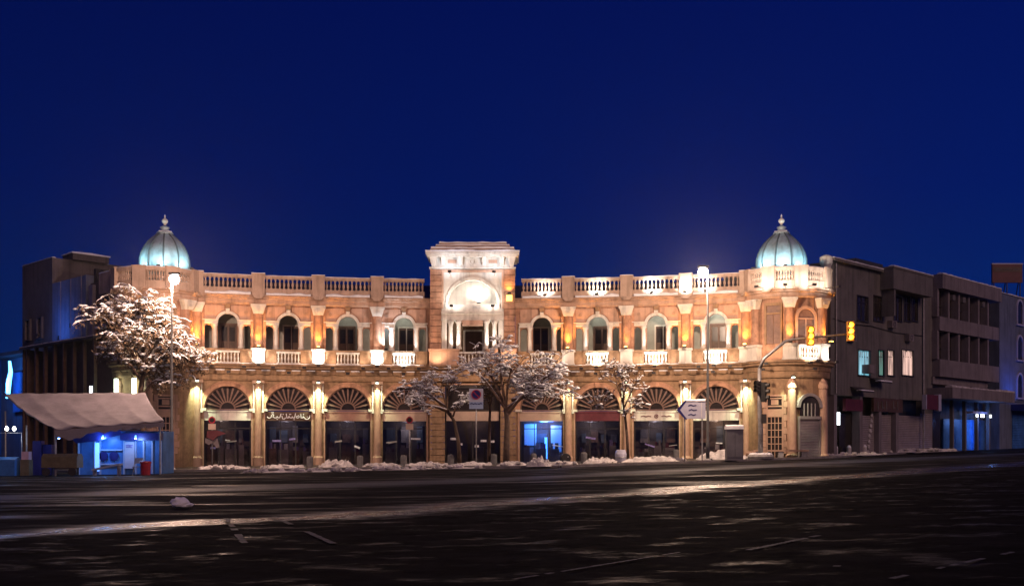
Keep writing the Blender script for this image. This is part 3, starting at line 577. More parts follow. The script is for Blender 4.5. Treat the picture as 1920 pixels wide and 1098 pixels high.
# ---- corner turrets with domes
RT = 2.9
DOME = [(1.66, 13.86), (1.72, 14.0), (1.76, 14.35), (1.74, 14.75), (1.64, 15.15), (1.46, 15.55), (1.20, 15.92), (0.90, 16.22), (0.66, 16.42), (0.50, 16.56)]
def turret(sg):
    loc, rz = frame(sg*22.6, -1.3); dl = (loc[0]-(0.30 if sg > 0 else -0.50)*math.cos(rz), loc[1]-(0.30 if sg > 0 else -0.50)*math.sin(rz), 0)
    def tp_(phi, d=0.0):                                 # frame on the drum at angle phi (degrees, positive away from the tower)
        a = R(phi)*sg; x, y = (RT+d)*math.sin(a), -(RT+d)*math.cos(a); c, s_ = math.cos(rz), math.sin(rz)
        return (loc[0]+x*c-y*s_, loc[1]+x*s_+y*c, 0), rz+a
    P('turret_wall', lambda: MB().lathe([(RT-0.02, 6.1), (RT-0.02, 11.6)], 0, 0, 48), M_brick, root, loc, rz, True)
    P('turret_ground_wall', lambda: MB().lathe([(RT-0.02, BASE), (RT-0.02, 6.1)], 0, 0, 48), M_brown, root, loc, rz, True)
    P('turret_cornice', lambda: MB().lathe([(RT-y, z) for y, z in CORN[1:-1]]+[(0.3, 12.26)], 0, 0, 48), M_cornice, root, loc, rz)
    P('turret_middle_cornice', lambda: MB().lathe([(RT-y, z) for y, z in MIDC[1:-1]]+[(RT-0.1, 7.27)], 0, 0, 48), M_brown, root, loc, rz)
    tpar = P('turret_parapet', lambda: MB().lathe([(RT+0.1, 12.27), (RT+0.1, 12.74), (RT+0.16, 12.74), (RT+0.16, 12.80), (RT-0.16, 12.80), (RT-0.16, 12.27)], 0, 0, 48).lathe([(RT-0.16, 13.5), (RT+0.17, 13.5), (RT+0.19, 13.74), (RT-0.16, 13.74), (RT-0.16, 13.5)], 0, 0, 48), M_parapet, root, loc, rz)
    P('snow', lambda: MB().lathe([(RT-0.16, 13.742), (RT+0.19, 13.742), (RT+0.14, 13.80), (RT-0.12, 13.81)], 0, 0, 48), M_snow, tpar)
    for c in (-35, 2, 50):                                # three railed stretches between posts
        for i in range(8):
            a = R(c-13+i*26/7)*sg
            P('parapet_baluster', baluster, M_parapet, tpar, (RT*math.sin(a), -RT*math.cos(a), 12.80))
    for c in (-55, -16, 26, 74, 100):
        L, z_ = tp_(c); P('parapet_post', lambda: MB().box(-0.46, 0.46, -0.28, 0.25, 12.27, 13.74).box(-0.50, 0.50, -0.32, 0.29, 13.741, 13.83).prism([(-0.46, 12.27), (0.46, 12.27), (0.2, 12.0), (-0.2, 12.0)], -0.52, -0.12), M_parapet, root, L, z_)
    # upper storey: tall shuttered window, pilasters, arched window with balcony
    for c in (-36, 11, 57):
        L, z_ = tp_(c)
        P('pilaster_slim', lambda: MB().box(-0.40, 0.40, -0.10, 0.1, 8.42, 11.59), M_brick, root, L, z_)
        P('pilaster', lambda: MB().lathe([(0.001, 8.42), (0.40, 8.42), (0.40, 8.55), (0.345, 8.62), (0.32, 10.96), (0.001, 10.96)], 0, -0.14, 18, PI, 2*PI), M_brick, root, L, z_)
        P('capital', None, M_plaster, root, L, z_)
        P('pedestal', None, M_plaster, root, L, z_)
    L, z_ = tp_(-10)
    wn = P('tall_window', lambda: MB().box(-0.62, -0.48, -0.10, 0.1, 8.42, 11.3).box(0.48, 0.62, -0.10, 0.1, 8.42, 11.3).box(-0.479, 0.479, -0.10, 0.1, 11.1, 11.3).box(-0.479, 0.479, -0.10, 0.1, 10.5, 10.6), M_brown, root, L, z_)
    P('window_shutter', lambda: MB().box(-0.47, -0.02, -0.05, 0.0, 8.45, 10.49).box(0.02, 0.47, -0.05, 0.0, 8.45, 10.49).box(-0.47, 0.47, -0.03, 0.0, 10.61, 11.09).box(-0.40, -0.09, -0.062, -0.051, 8.6, 9.4).box(0.09, 0.40, -0.062, -0.051, 8.6, 9.4).box(-0.40, -0.09, -0.062, -0.051, 9.5, 10.4).box(0.09, 0.40, -0.062, -0.051, 9.5, 10.4), M_wood, wn)
    L, z_ = tp_(34)
    wn = P('arched_window', lambda: MB().ring(0, 10.2, 0.62, 0.82, -0.12, 0.1).box(-0.82, -0.63, -0.12, 0.1, 8.42, 10.2).box(0.63, 0.82, -0.12, 0.1, 8.42, 10.2).box(-0.629, 0.629, -0.06, 0.05, 10.12, 10.2).box(-0.04, 0.04, -0.06, 0.03, 8.42, 10.119), M_plaster, root, L, z_)
    P('window_pane', lambda: MB().prism([(0.62, 8.42)]+arc(0, 10.2, 0.62)+[(-0.62, 8.42)], -0.02, 0.0), M_wood, wn)
    L, z_ = tp_(34)
    bl = P('turret_balcony', lambda: MB().box(-0.85, 0.85, -0.62, 0.1, 8.12, 8.30).box(-0.85, 0.85, -0.62, 0.1, 7.29, 7.42).box(-0.85, -0.70, -0.60, 0.1, 7.421, 8.119).box(0.70, 0.85, -0.60, 0.1, 7.421, 8.119), M_white, root, L, z_)
    for i in range(6): P('balcony_baluster', None, M_white, bl, (-0.55+i*0.22, -0.48, 7.42))
    # ground storey
    for c in (14, 63):
        L, z_ = tp_(c)
        P('turret_column', lambda: MB().lathe([(0.001, BASE), (0.42, BASE), (0.42, 0.7), (0.33, 0.8), (0.31, 5.3), (0.37, 5.35), (0.37, 5.5), (0.26, 5.8), (0.12, 6.0), (0.001, 6.06)], 0, -0.1, 18), M_plaster, root, L, z_, False)
    L, z_ = tp_(-8)
    dr = P('lattice_door', lambda: MB().box(-0.62, -0.50, -0.10, 0.08, BASE, 4.9).box(0.50, 0.62, -0.10, 0.08, BASE, 4.9).box(-0.499, 0.499, -0.10, 0.08, 4.78, 4.9).box(-0.499, 0.499, -0.11, 0.08, 3.35, 3.9), M_plaster, root, L, z_)
    P('door_pane', lambda: MB().box(-0.5, 0.5, -0.02, 0.0, BASE, 4.78), M_glass, dr)
    for i in range(3): P(('lattice_bar', i), lambda: MB().box(-0.27+i*0.25, -0.22+i*0.25, -0.075, -0.03, BASE, 3.349), M_plaster, dr)
    for i in range(6): P(('lattice_bar', i, 'h'), lambda: MB().box(-0.499, 0.499, -0.07, -0.025, 0.5+i*0.48, 0.56+i*0.48), M_plaster, dr)
    for i, zz in enumerate((4.05, 4.6)): P(('lattice_bar', i, 't'), lambda: MB().box(-0.499, 0.499, -0.07, -0.025, zz, zz+0.1), M_plaster, dr)
    P(('lattice_bar', 9, 'c'), lambda: MB().box(-0.25, 0.25, -0.09, -0.03, 4.2, 4.55), M_plaster, dr)
    for i in range(9):
        for k in (-1, 1): P(('door_quoin', k, i % 2), lambda: MB().box(min(k*0.63, k*(0.80+0.12*(i % 2))), max(k*0.63, k*(0.80+0.12*(i % 2))), -0.09, 0.08, 0, 0.42), M_plaster, root, (L[0], L[1], 0.8+i*0.46), z_)
    L, z_ = tp_(40)
    sh = P('arched_shop', lambda: MB().ring(0, 4.0, 0.80, 1.0, -0.12, 0.2).box(-0.86, 0.86, -0.14, 0.2, 3.2, 3.4).box(-0.86, -0.78, -0.08, 0.2, BASE, 3.2).box(0.78, 0.86, -0.08, 0.2, BASE, 3.2), M_shutter, root, L, z_)
    P('roller_shutter', lambda: MB().add(*(lambda q: (q.v, q.f))(slats(-0.78, 0.78, BASE, 3.2, 0.0))), M_shutter, sh)
    P('arch_pane', lambda: MB().prism(arc(0, 3.99, 0.81, 16)+[(-0.8, 3.41), (0.8, 3.41)], -0.02, 0.0), M_glass, sh)
    for i in range(4): P(('arch_bar', i), lambda: MB().box(-0.5+i*0.3, -0.43+i*0.3, -0.07, -0.021, 3.41, 4.3), M_shutter, sh)
    # dome
    dm = P('dome', lambda: MB().lathe([(1.9, 12.27), (1.9, 13.7), (1.98, 13.72), (1.98, 13.84), (1.66, 13.86)]+DOME[1:]+[(0.40, 16.6), (0.001, 16.62)], 0, 0, 40), M_dome, root, dl, rz, True)
    for i in range(10):
        a = 2*PI*i/10+0.2
        P(('dome_rib', i), lambda: MB().tube([((r+0.015)*math.cos(a), (r+0.015)*math.sin(a), z) for r, z in DOME], 0.06, 6), M_rib, dm, smooth=True)
    P('dome_collar', lambda: MB().lathe([(0.001, 16.54), (0.56, 16.54), (0.60, 16.62), (0.56, 16.70), (0.30, 16.74), (0.26, 16.95), (0.34, 17.0), (0.34, 17.08), (0.2, 17.12), (0.10, 17.22), (0.001, 17.24)], 0, 0, 20), M_dome, dm, smooth=True)
    P('finial', lambda: MB().lathe([(0.001, 17.2), (0.07, 17.2), (0.07, 17.28), (0.20, 17.42), (0.23, 17.52), (0.18, 17.64), (0.07, 17.72), (0.04, 17.80), (0.07, 17.86), (0.02, 18.0), (0.001, 18.02)], 0, 0, 14), M_white, dm, smooth=True)
    snow_strip(-0.45, 0.45, -0.5, -0.3, 16.68, 0.10, sg+3).build('snow', M_snow, dm)
    # flank of the building running back along the side street
    d = Vector((0.7071*sg, 0.7071)); st = Vector((XC, YC)) if False else None
    # floodlights round the dome foot
    for c in (-38, 12, 60):
        a = R(c)*sg; fx, fy = 2.75*math.sin(a), -2.75*math.cos(a)
        f = P('floodlight', lambda: MB().box(-0.13, 0.13, -0.07, 0.07, -0.08, 0.08), M_dark, dm, (fx, fy, 13.88))
        lamp(f, (-0.06*math.sin(a), 0.10*math.cos(a), 0.12), (-1.4*math.sin(a), 1.4*math.cos(a), 1.35), 85, CYAN, 125, 0.8, 0.08)
    return loc, rz, tp_, tpar
def slats(x0, x1, z0, z1, y, h=0.11):
    mb = MB(); n = int((z1-z0)/h); prof = []
    for i in range(n): prof += [(y, z0+i*h), (y-0.035, z0+(i+0.5)*h)]
    prof += [(y, z0+n*h)]
    mb.add([(x, p[0], p[1]) for x in (x0, x1) for p in prof], [(i, i+1, len(prof)+i+1, len(prof)+i) for i in range(len(prof)-1)])
    return mb
TL = turret(-1); TR = turret(1)

# ---- floodlights of the facade
def place(s, x=0, y=0, z=0, d=0.0):
    loc, rz = frame(s, d); c, s_ = math.cos(rz), math.sin(rz)
    return (loc[0]+x*c-y*s_, loc[1]+x*s_+y*c, z), rz
def flood(s, x, y, z, dirv, power, color, cone, lens=None, blend=0.7, rad=0.06, name='floodlight', frm=None, arm=0.05):
    if frm:
        L, rz = frm; c, s_ = math.cos(rz), math.sin(rz); L = (L[0]+x*c-y*s_, L[1]+x*s_+y*c, z)
    else: L, rz = place(s, x, y, z)
    f = P('floodlight', None, M_dark, root, L, rz)
    dv = Vector(dirv).normalized()
    if lens:
        q = f'{lens.name}{round(dv.x,1)}{round(dv.y,1)}{round(dv.z,1)}'
        P(('lamp_lens', q), lambda: MB().box(-0.10, 0.10, -0.10, 0.10, -0.03, 0.03), lens, f, (dv.x*0.08, dv.y*0.06, dv.z*0.08))
    La = round(abs(y)-arm, 2)
    if La > 0.1: P(('lamp_arm', La), lambda: MB().box(-0.018, 0.018, 0.071, La, -0.018, 0.018), M_dark, f)
    lamp(f, dv*0.16, dirv, power, color, cone, blend, rad)
    return f
# amber uplights on the pilasters (power per pilaster as seen)
for s, pw in ((-20, 130), (-15.7, 105), (-11.4, 95), (7.1, 110), (11.4, 34), (15.7, 115), (20, 110)):
    flood(s, 0, -1.10, 8.46, (0, 0.30, 1), pw*1.7, AMB, 95, E_amber)
for c, pw in ((11, 60), (57, 75)):
    flood(0, 0, -1.05, 8.46, (0, 0.30, 1), pw*2, AMB, 95, E_amber, frm=TR[2](c))
flood(0, 0, -0.82, 8.52, (0, 0.3, 1), 80, AMB, 105, E_amber, frm=TL[2](11))
# white floods on pedestals and balconies
for s, pw in ((-15.7, 95), (-11.4, 110), (-7.1, 95)): flood(s, 0, -1.35, 7.15, (0, 1, 0.75), pw, WHITE, 70, None, 0.4)
for s, pw, cc in ((-5.125, 170, COOL), (9.25, 170, (0.92, 1, 0.94)), (13.55, 155, WHITE), (17.85, 175, COOL)): flood(s, 0, -1.5, 7.05, (0, 1, 0.75), pw, cc, 75, None, 0.5)
flood(-5.125, -1.3, -0.95, 8.42, (0, 0.6, 1), 150, (0.72, 0.84, 1.0), 95)
flood(0, 0, -1.7, 7.1, (0, 1, 0.6), 90, WHITE, 80, None, 0.5, frm=TR[2](34))
flood(0, 0, -1.5, 7.1, (0, 1, 0.6), 60, WHITE, 70, None, 0.5, frm=TR[2](57))
# parapet floods on the right wing
for s, pw, cc in ((5.4, 120, WHITE), (9.25, 160, (0.90, 1, 0.88)), (13.3, 175, (0.86, 1.0, 0.98)), (15.7, 190, WHITE), (17.2, 165, WHITE)): flood(s, 0, -0.95, 12.42, (0, 1, 0.55), pw, cc, 110, E_white, 0.6)
for c in (-20, 6, 32, 60): flood(0, 0, -1.5, 12.30, (0, 1, 0.5), 80, WHITE, 120, None, 0.9, frm=TR[2](c))
# greenish downlights on the ground-floor piers
for s, pw in ((-20, 300), (-15.7, 290), (-11.4, 330), (-7.1, 210), (7.1, 130), (11.4, 110), (15.7, 270), (20, 290)): flood(s, 0, -0.92, 6.02, (0, 0.42, -1), pw, GRN, 75, E_green, 0.8)
flood(0, 0, -0.95, 6.1, (0, 0.5, -1), 190, GRN, 75, E_green, 0.8, frm=TR[2](14))
# added fill: warm wall washers on the middle cornice, upwards and downwards, one pair to each bay
for sg in (-1, 1):
    for idx in range(4):
        s = sg*BAYS[idx][0]
        for x in (-1.1, 1.1):
            flood(s, x, -1.25, 7.0, (0, 0.55, 1), 38*random.uniform(0.5, 1.5), random.choice(((1.0, 0.68, 0.48), (1.0, 0.74, 0.56), (1.0, 0.78, 0.64))), 125, None, 0.9)
        flood(s, 0, -2.1, 6.55, (0, 1, -0.7), 20, WARM, 150, None, 0.9)
for c in (-12, 30):  # same added fill on the turrets
    flood(0, 0, -1.2, 7.0, (0, 0.55, 1), 55, WARM, 125, None, 0.9, frm=TR[2](c)); flood(0, 0, -1.9, 6.55, (0, 1, -0.7), 15, WARM, 150, None, 0.9, frm=TR[2](c))
    flood(0, 0, -1.2, 7.0, (0, 0.55, 1), 45, WARM, 125, None, 0.9, frm=TL[2](c))
for x in (-2.6, 2.6): flood(0, x, -2.1, 7.0, (0, 0.5, 1), 75, WARM, 110, None, 0.9, arm=0.95)  # added fill on the tower front
flood(0, 0, -2.9, 6.55, (0, 1, -0.7), 20, WARM, 150, None, 0.9, arm=0.95)
# tower: lamp in the tympanum, portico wash, crown wash, amber lamp on the right pier
for x in (-1.5, 1.5): flood(0, x, -2.1, 11.5, (-0.1*x, 1, 0.9), 52, WHITE, 150, None, 0.9, arm=0.95)
flood(0, 0.45, -0.55, 11.95, (-0.05, 0.35, 1), 60, WHITE, 150, E_white, 0.8, arm=0.45)
flood(0, -1.3, -1.75, 8.5, (0, 0.8, 1), 60, WHITE, 95, None, 0.8, arm=1.2)
flood(0, 1.3, -1.75, 8.5, (0, 0.8, 1), 60, WHITE, 95, None, 0.8, arm=1.2)
for x in (-1.6, 1.6): flood(0, x, -2.6, 13.9, (0, 1, 0.75), 60, (0.78, 0.86, 1.0), 120, None, 0.9, arm=0.95)
am = flood(0, 2.70, -1.30, 12.52, (0, 0.35, 1), 34, AMB, 110, None, 0.8, arm=0.95)
T('pier_lamp', MB().box(2.48, 2.92, -0.22, -0.061, 12.0, 12.42), E_warm if False else mat('pier_lamp_glass', (0.8, 0.7, 0.4), 0.4, 0, 1, 0, emit=(1.0, 0.55, 0.08), estr=2.2))
for s, pw in ((13.55, 14), (17.85, 20), (9.25, 8), (-5.125, 8), (-9.25, 4)):   # ceiling lamps in the loggias
    L, rz = place(s, 0, 1.2, 11.2); lf = P('loggia_lamp', lambda: MB().lathe([(0.001, -0.06), (0.12, -0.05), (0.14, 0.0), (0.10, 0.14), (0.001, 0.145)], 0, 0, 12), E_white, root, L, rz); lamp(lf, (0, 0, -0.12), (0, 0, -1), pw, (1.0, 0.95, 0.8), kind='POINT', rad=0.1)

# blue-lit shop in the first arch right of the tower
loc, rz, sf, bd, *_ = bays[(1, 0)]
for o in list(sf.children):
    if o.name.startswith('shop_pane') and False: o.data = MB().box(-1.56, 1.56, 1.6, 1.62, BASE, 3.18).mesh('shop_pane', M_blue)
MB().box(-1.4, -0.5, 1.5, 1.55, 1.4, 3.0).build('shop_screen', E_bluel2, sf); MB().box(0.6, 1.4, 1.5, 1.55, 0.9, 2.9).build('shop_screen', E_bluel2, sf)
for x, z0, z1 in ((0.25, 0.4, 2.0),): MB().box(x-0.10, x+0.10, 0.9, 1.0, z0, z1).build('blue_lamp_tube', E_bluel, sf)
for x, y, z, wd, h in ((-0.9, 1.0, 0.8, 0.6, 1.3), (0.95, 1.0, 0.8, 0.55, 0.9), (0.2, 1.1, 0.8, 0.3, 1.6)):
    MB().box(x-wd/2, x+wd/2, y, y+0.3, BASE, z).box(x-wd/2-0.04, x+wd/2+0.04, y-0.04, y+0.34, z, z+0.05).box(x-wd/3, x+wd/3, y+0.05, y+0.2, z+0.05, z+h*0.35).build('display_cabinet', M_paper, sf)
lamp(sf, (0, 0.9, 2.9), (0, 0, -1), 150, (0.03, 0.22, 1.0), kind='POINT', rad=0.2)

# ------------------------------------------------------------------ buildings along the street on the right
RO = Vector((23.0, 78.5, 0))
def rt(px): k = (px-960)/F; return (78.5*k-23.0)/(0.7071*(1-k))
def rzz(px, py): t = rt(px); return CH+(HOR-py)*(78.5+0.7071*t)/F
def win(parent, x0, x1, z0, z1, frame_m, pane_m, y=0.0, mull=1, name='window', depth=0.18):
    f = MB().box(x0-0.07, x0, y-0.05, y+depth, z0-0.07, z1+0.07).box(x1, x1+0.07, y-0.05, y+depth, z0-0.07, z1+0.07).box(x0, x1, y-0.05, y+depth, z1, z1+0.07).box(x0-0.1, x1+0.1, y-0.12, y+depth, z0-0.09, z0-0.071).box(x0, x1, y-0.05, y+depth, z0-0.07, z0)
    for i in range(mull): xm = x0+(x1-x0)*(i+1)/(mull+1); f.box(xm-0.025, xm+0.025, y+0.06, y+depth, z0, z1)
    zt = z0+(z1-z0)*0.75; f.box(x0, x1, y+0.055, y+depth-0.01, zt-0.025, zt+0.025)
    o = f.build(name, frame_m, parent)
    MB().box(x0, x1, y+0.10, y+0.12, z0, z1).build('pane', pane_m, o)
    return o
def wallholes(x0, x1, z0, z1, holes, y0=0.0, y1=0.3):
    return MB().prism([(x0, z0), (x1, z0), (x1, z1), (x0, z1)], y0, y1, [[(a, c), (b, c), (b, d), (a, d)] for a, b, c, d in holes])
B1 = empty('shop_house', (RO.x, RO.y, gz(RO.x)-0.1), 'dim grey-brown three-storey house right of the arcade with lit curtained windows', 'building', rz=R(45))
g0 = gz(RO.x)-0.1
def z1_(px, py): return rzz(px, py)-g0
T0, T1 = 0.0, rt(1731)
h1 = z1_(1563, 485)
lit = []
for a, b, pm in ((1609, 1631, E_cyan), (1647, 1657, E_teal), (1664, 1676, E_cream), (1691, 1712, E_cream)):
    x0, x1 = rt(a), rt(b); zt, zb = z1_((a+b)/2, 657), z1_((a+b)/2, 703); lit.append((x0, x1, zb, zt, pm))
up = []
for a, b in ((1607, 1627), (1638, 1654), (1676, 1690), (1695, 1706), (1709, 1720)):
    x0, x1 = rt(a), rt(b); up.append((x0, x1, z1_((a+b)/2, 601), z1_((a+b)/2, 556)))
MBw = wallholes(T0, T1, 4.6, h1-0.2, [q[:4] for q in lit]+up)
MBw.build('wall', M_wallA, B1)
MB().box(T0, T1, 0.31, 9, 4.6, h1-0.4).box(T0, T0+0.3, 0.31, 9, -1, 4.6).build('wall_core', M_wallA, B1)
for x0, x1, z0, z1, pm in lit:
    f = win(B1, x0, x1, z0, z1, M_dark, pm, 0.0)
    cm = MB()
    n = 5
    for i in range(n): xx = x0+(x1-x0)*(i+0.5)/n; cm.cyl(xx, 0.085, (x1-x0)*0.045, z0+0.02, z1-0.1-0.3*((i*7) % 3 == 1), 6)
    cm.build('curtain', pm, f)
for x0, x1, z0, z1 in up: win(B1, x0, x1, z0, z1, M_dark, M_glass, 0.0)
# bay that juts out at the top, eaves band and snow
xb0, xb1 = rt(1650), rt(1724)
by = MB().box(xb0, xb1, -1.1, -0.001, z1_(1690, 552), h1+0.05).box(xb0-0.05, xb1+0.05, -1.16, -0.001, h1+0.051, h1+0.2); by.build('oriel', M_wallA, B1)
MB().box(xb0+0.3, xb0+0.55, -1.0, -0.001, z1_(1690, 600), z1_(1690, 552)-0.001).build('oriel_pier', M_wallA, B1)
MB().box(T0-0.1, xb0-0.06, -0.35, 0.4, h1-0.2, h1).build('eaves', M_wallA, B1)
snow_strip(T0-0.1, xb0-0.06, -0.36, 0.1, h1+0.001, 0.12, 3).build('snow', M_snow, B1)
snow_strip(xb0, xb1, -1.17, -0.7, h1+0.201, 0.12, 4).build('snow', M_snow, B1)
MB().box(rt(1650), rt(1700), 2.0, 6.0, h1-0.4, h1+1.2).build('roof_shed', M_roof, B1)
# ornamental white corner post at the joint with the arcade
MB().lathe([(0.001, h1-2.4), (0.42, h1-2.4), (0.42, h1-1.5), (0.30, h1-1.4), (0.34, h1-0.6), (0.46, h1-0.4), (0.46, h1+0.05), (0.2, h1+0.2), (0.001, h1+0.25)], -0.3, 0.2, 12).build('corner_post', M_white, B1)
for px, py, wd in ((1606, 725, 1.9), (1641, 708, 1.9)):
    x = rt(px); z = z1_(px, py)
    a = MB().profx([(-0.9, z-0.35), (0.0, z), (0.0, z-0.08), (-0.9, z-0.43)], x-wd/2, x+wd/2).build('awning', M_dark, B1)
    snow_strip(x-wd/2, x+wd/2, -0.92, -0.5, z-0.33, 0.16, px).build('snow', M_snow, a)
x = rt(1622); MB().box(x-0.5, x+0.5, -0.55, -0.001, z1_(1622, 700), z1_(1622, 684)).box(x-0.42, x+0.1, -0.58, -0.551, z1_(1622, 699), z1_(1622, 685)).build('air_conditioner', M_wallB, B1)
for px, py in ((1668, 615), (1700, 640), (1592, 640)):
    x = rt(px); z = z1_(px, py); ac = MB().box(x-0.4, x+0.4, -0.42, -0.03, z, z+0.55).build('air_conditioner', M_wallB, B1); MB().ring(x, z+0.28, 0.15, 0.2, -0.44, -0.421, 0, 2*PI, 14).build('fan_guard', M_dark, ac)
MB().tube([(rt(1729), -0.12, 0), (rt(1729), -0.12, h1-0.3)], 0.07, 8).build('drainpipe', M_steel, B1); MB().tube([(0.6, -0.1, 4.7), (0.6, -0.1, h1-0.3)], 0.06, 8).build('drainpipe', M_steel, B1)
MB().tube([(0.2, -0.06, 10.1), (3, -0.06, 9.9), (6, -0.06, 10.0), (10, -0.06, 9.8), (T1-0.2, -0.06, 9.9)], 0.025, 5).build('cable', M_black, B1)
# shopfronts of the house
MB().box(T0+0.31, T1, 0.6, 0.8, -1, 4.6).build('shop_back', M_black, B1)
MB().box(rt(1580), rt(1612), -0.25, -0.001, z1_(1596, 770), z1_(1596, 748)).build('shop_sign', M_maroon, B1)
sg_ = MB().box(rt(1634), rt(1688), -0.2, -0.001, z1_(1660, 772), z1_(1660, 747)).build('shop_sign', M_doorwood, B1)
for i, px in enumerate((1641, 1649, 1657, 1670, 1678)):
    x = rt(px); z0, z1 = z1_(px, 768), z1_(px, 752); mb = MB().box(x-0.06, x+0.06, -0.24, -0.205, z0+0.1*(i % 2), z1)
    if i % 2: mb.box(x+0.06, x+0.35, -0.24, -0.205, z0+0.1, z0+0.22)
    mb.build('sign_letter', M_wallA, sg_)
bs = MB().box(rt(1708), rt(1730), -1.3, -1.0, z1_(1720, 768), z1_(1720, 741)).build('box_sign', M_violet if False else M_maroon, B1)
MB().box(rt(1708)-0.12, rt(1708), -1.32, -0.98, z1_(1720, 768), z1_(1720, 741)).box(rt(1730), rt(1730)+0.5, -1.34, -0.96, z1_(1720, 770), z1_(1720, 739)).build('sign_edge', M_lav, bs)
for a, b, mm in ((1613, 1644, M_shutter), (1650, 1676, M_shutter), (1681, 1730, M_shutter)):
    slats(rt(a), rt(b), -1.0, z1_((a+b)/2, 776), 0.25, 0.14).build('roller_shutter', mm, B1)
for px in (1563, 1611, 1647, 1679): MB().box(rt(px)-0.22, rt(px)+0.22, -0.15, 0.5, -1, 4.59).build('shop_pier', M_wallB, B1)
x = rt(1575); MB().box(x, x+0.55, 0.3, 0.4, z1_(1578, 796), z1_(1578, 772)).build('lit_sign', E_tube, B1)
MB().box(rt(1584), rt(1606), 0.45, 0.5, -1, z1_(1595, 775)).build('shop_pane', M_glass, B1)
# curling reflection on the shutters, shaped as pale lumps
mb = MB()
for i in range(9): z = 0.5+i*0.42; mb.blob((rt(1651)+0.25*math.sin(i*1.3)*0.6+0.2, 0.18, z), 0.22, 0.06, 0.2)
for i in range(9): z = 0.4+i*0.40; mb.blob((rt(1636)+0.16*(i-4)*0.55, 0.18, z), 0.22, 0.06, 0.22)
tag(mb.build('snow', M_dsnow, B1), kind='stuff')  # stands in for reflected light, not lying snow

B2r = rt(1737); B2p = RO+Vector((0.7071*B2r, 0.7071*B2r, 0)); g2 = gz(B2p.x)-0.1
B2 = empty('office_block', (B2p.x, B2p.y, g2), 'mauve three-storey office block with ribbon windows and a deep entrance canopy', 'building', rz=R(45))
def x2(px): return rt(px)-B2r
def z2(px, py): return rzz(px, py)-g2
xa, xz = x2(1757), x2(1868)
ht = z2(1760, 515); za, zb = z2(1757, 541), z2(1757, 593); zc, zd = z2(1757, 619), z2(1757, 673); ze = z2(1757, 705)
MB().box(0.2, xz, 1.2, 10, -1, ht-0.3).build('wall_core', M_wallC, B2)
MB().box(0.0, xa, 0.4, 1.19, -1, ht-0.3).build('stair_wall', M_wallA, B2)
for nm, zz0, zz1, pr_ in (('roof_band', za, ht, -0.5), ('floor_band', zc, zb, -0.25), ('floor_band', ze, zd, -0.25)):
    o = MB().box(xa-0.05, xz, pr_, 1.19, zz0, zz1).build(nm, M_wallB, B2)
snow_strip(xa-0.05, xz, -0.52, 0.0, ht+0.001, 0.14, 9).build('snow', M_snow, B2)
nwin = 6
for zz0, zz1 in ((zb+0.002, za-0.002), (zd+0.002, zc-0.002)):
    wd = (xz-xa)/nwin
    for i in range(nwin):
        MB().box(xa+i*wd-0.17, xa+i*wd+0.17, -0.1, 1.19, zz0, zz1).build('window_pier', M_wallB, B2)
        f = MB().box(xa+i*wd+0.18, xa+(i+1)*wd-0.18, 0.45, 0.52, zz0+1.0, zz0+1.06).box(xa+(i+0.5)*wd-0.03, xa+(i+0.5)*wd+0.03, 0.45, 0.52, zz0, zz1).build('window', M_dark, B2)
        MB().box(xa+i*wd+0.171, xa+(i+1)*wd-0.171, 0.53, 0.56, zz0, zz1).build('pane', M_glass, f)
for i in (1, 2, 4):
    wd = (xz-xa)/nwin; x = xa+i*wd; MB().box(x+0.2, x+0.75, -0.35, 0.1, za-0.75, za-0.3).build('air_conditioner', M_wallA, B2)
MB().box(xa-1.2, xz-0.4, -1.8, 1.19, z2(1757, 748), z2(1757, 728)).build('canopy', M_wallB, B2)
snow_strip(xa-1.2, xz-0.4, -1.82, -1.2, z2(1757, 728)+0.002, 0.2, 12).build('snow', M_dsnow, B2)
MB().box(xa-0.3, xz-1.5, 0.2, 1.19, z2(1757, 748)+1.3, ze-0.01).build('sign_band', M_wallB, B2)
MB().box(xa, xa+2.6, 0.85, 0.98, -1, z2(1757, 750)).build('shop_pane', M_glass, B2)
slats(xa-2.6, xa-0.3, -1, 3.4, 0.3, 0.16).build('roller_shutter', M_shutter, B2)
for i in range(4): x = xa+2.8+i*2.6; MB().box(x-0.12, x+0.12, -0.2, 0.1, -1, z2(1757, 748)).build('canopy_post', M_wallA, B2)
MB().box(xa+3.2, xz-0.5, 0.85, 1.0, -1, 3.0).build('shop_pane', M_blue, B2)
MB().box(xz-3.6, xz-3.3, 0.3, 0.4, 0.4, 3.2).build('blue_lamp_tube', E_bluel, B2)
MB().box(xz-6.2, xz-3.0, -0.4, 0.2, 3.5, 3.7).build('shop_awning', M_lav, B2)
for dx in (5.6, 4.6, 4.2, 2.6): MB().box(xz-dx, xz-dx+0.32, -0.46, -0.4, 3.2, 3.45).build('lit_sign', E_tube, B2)
lamp(B2, (xz-4.0, -1.0, 2.8), (0, 0.2, -1), 30, (0.12, 0.3, 1.0), kind='POINT', rad=0.2)

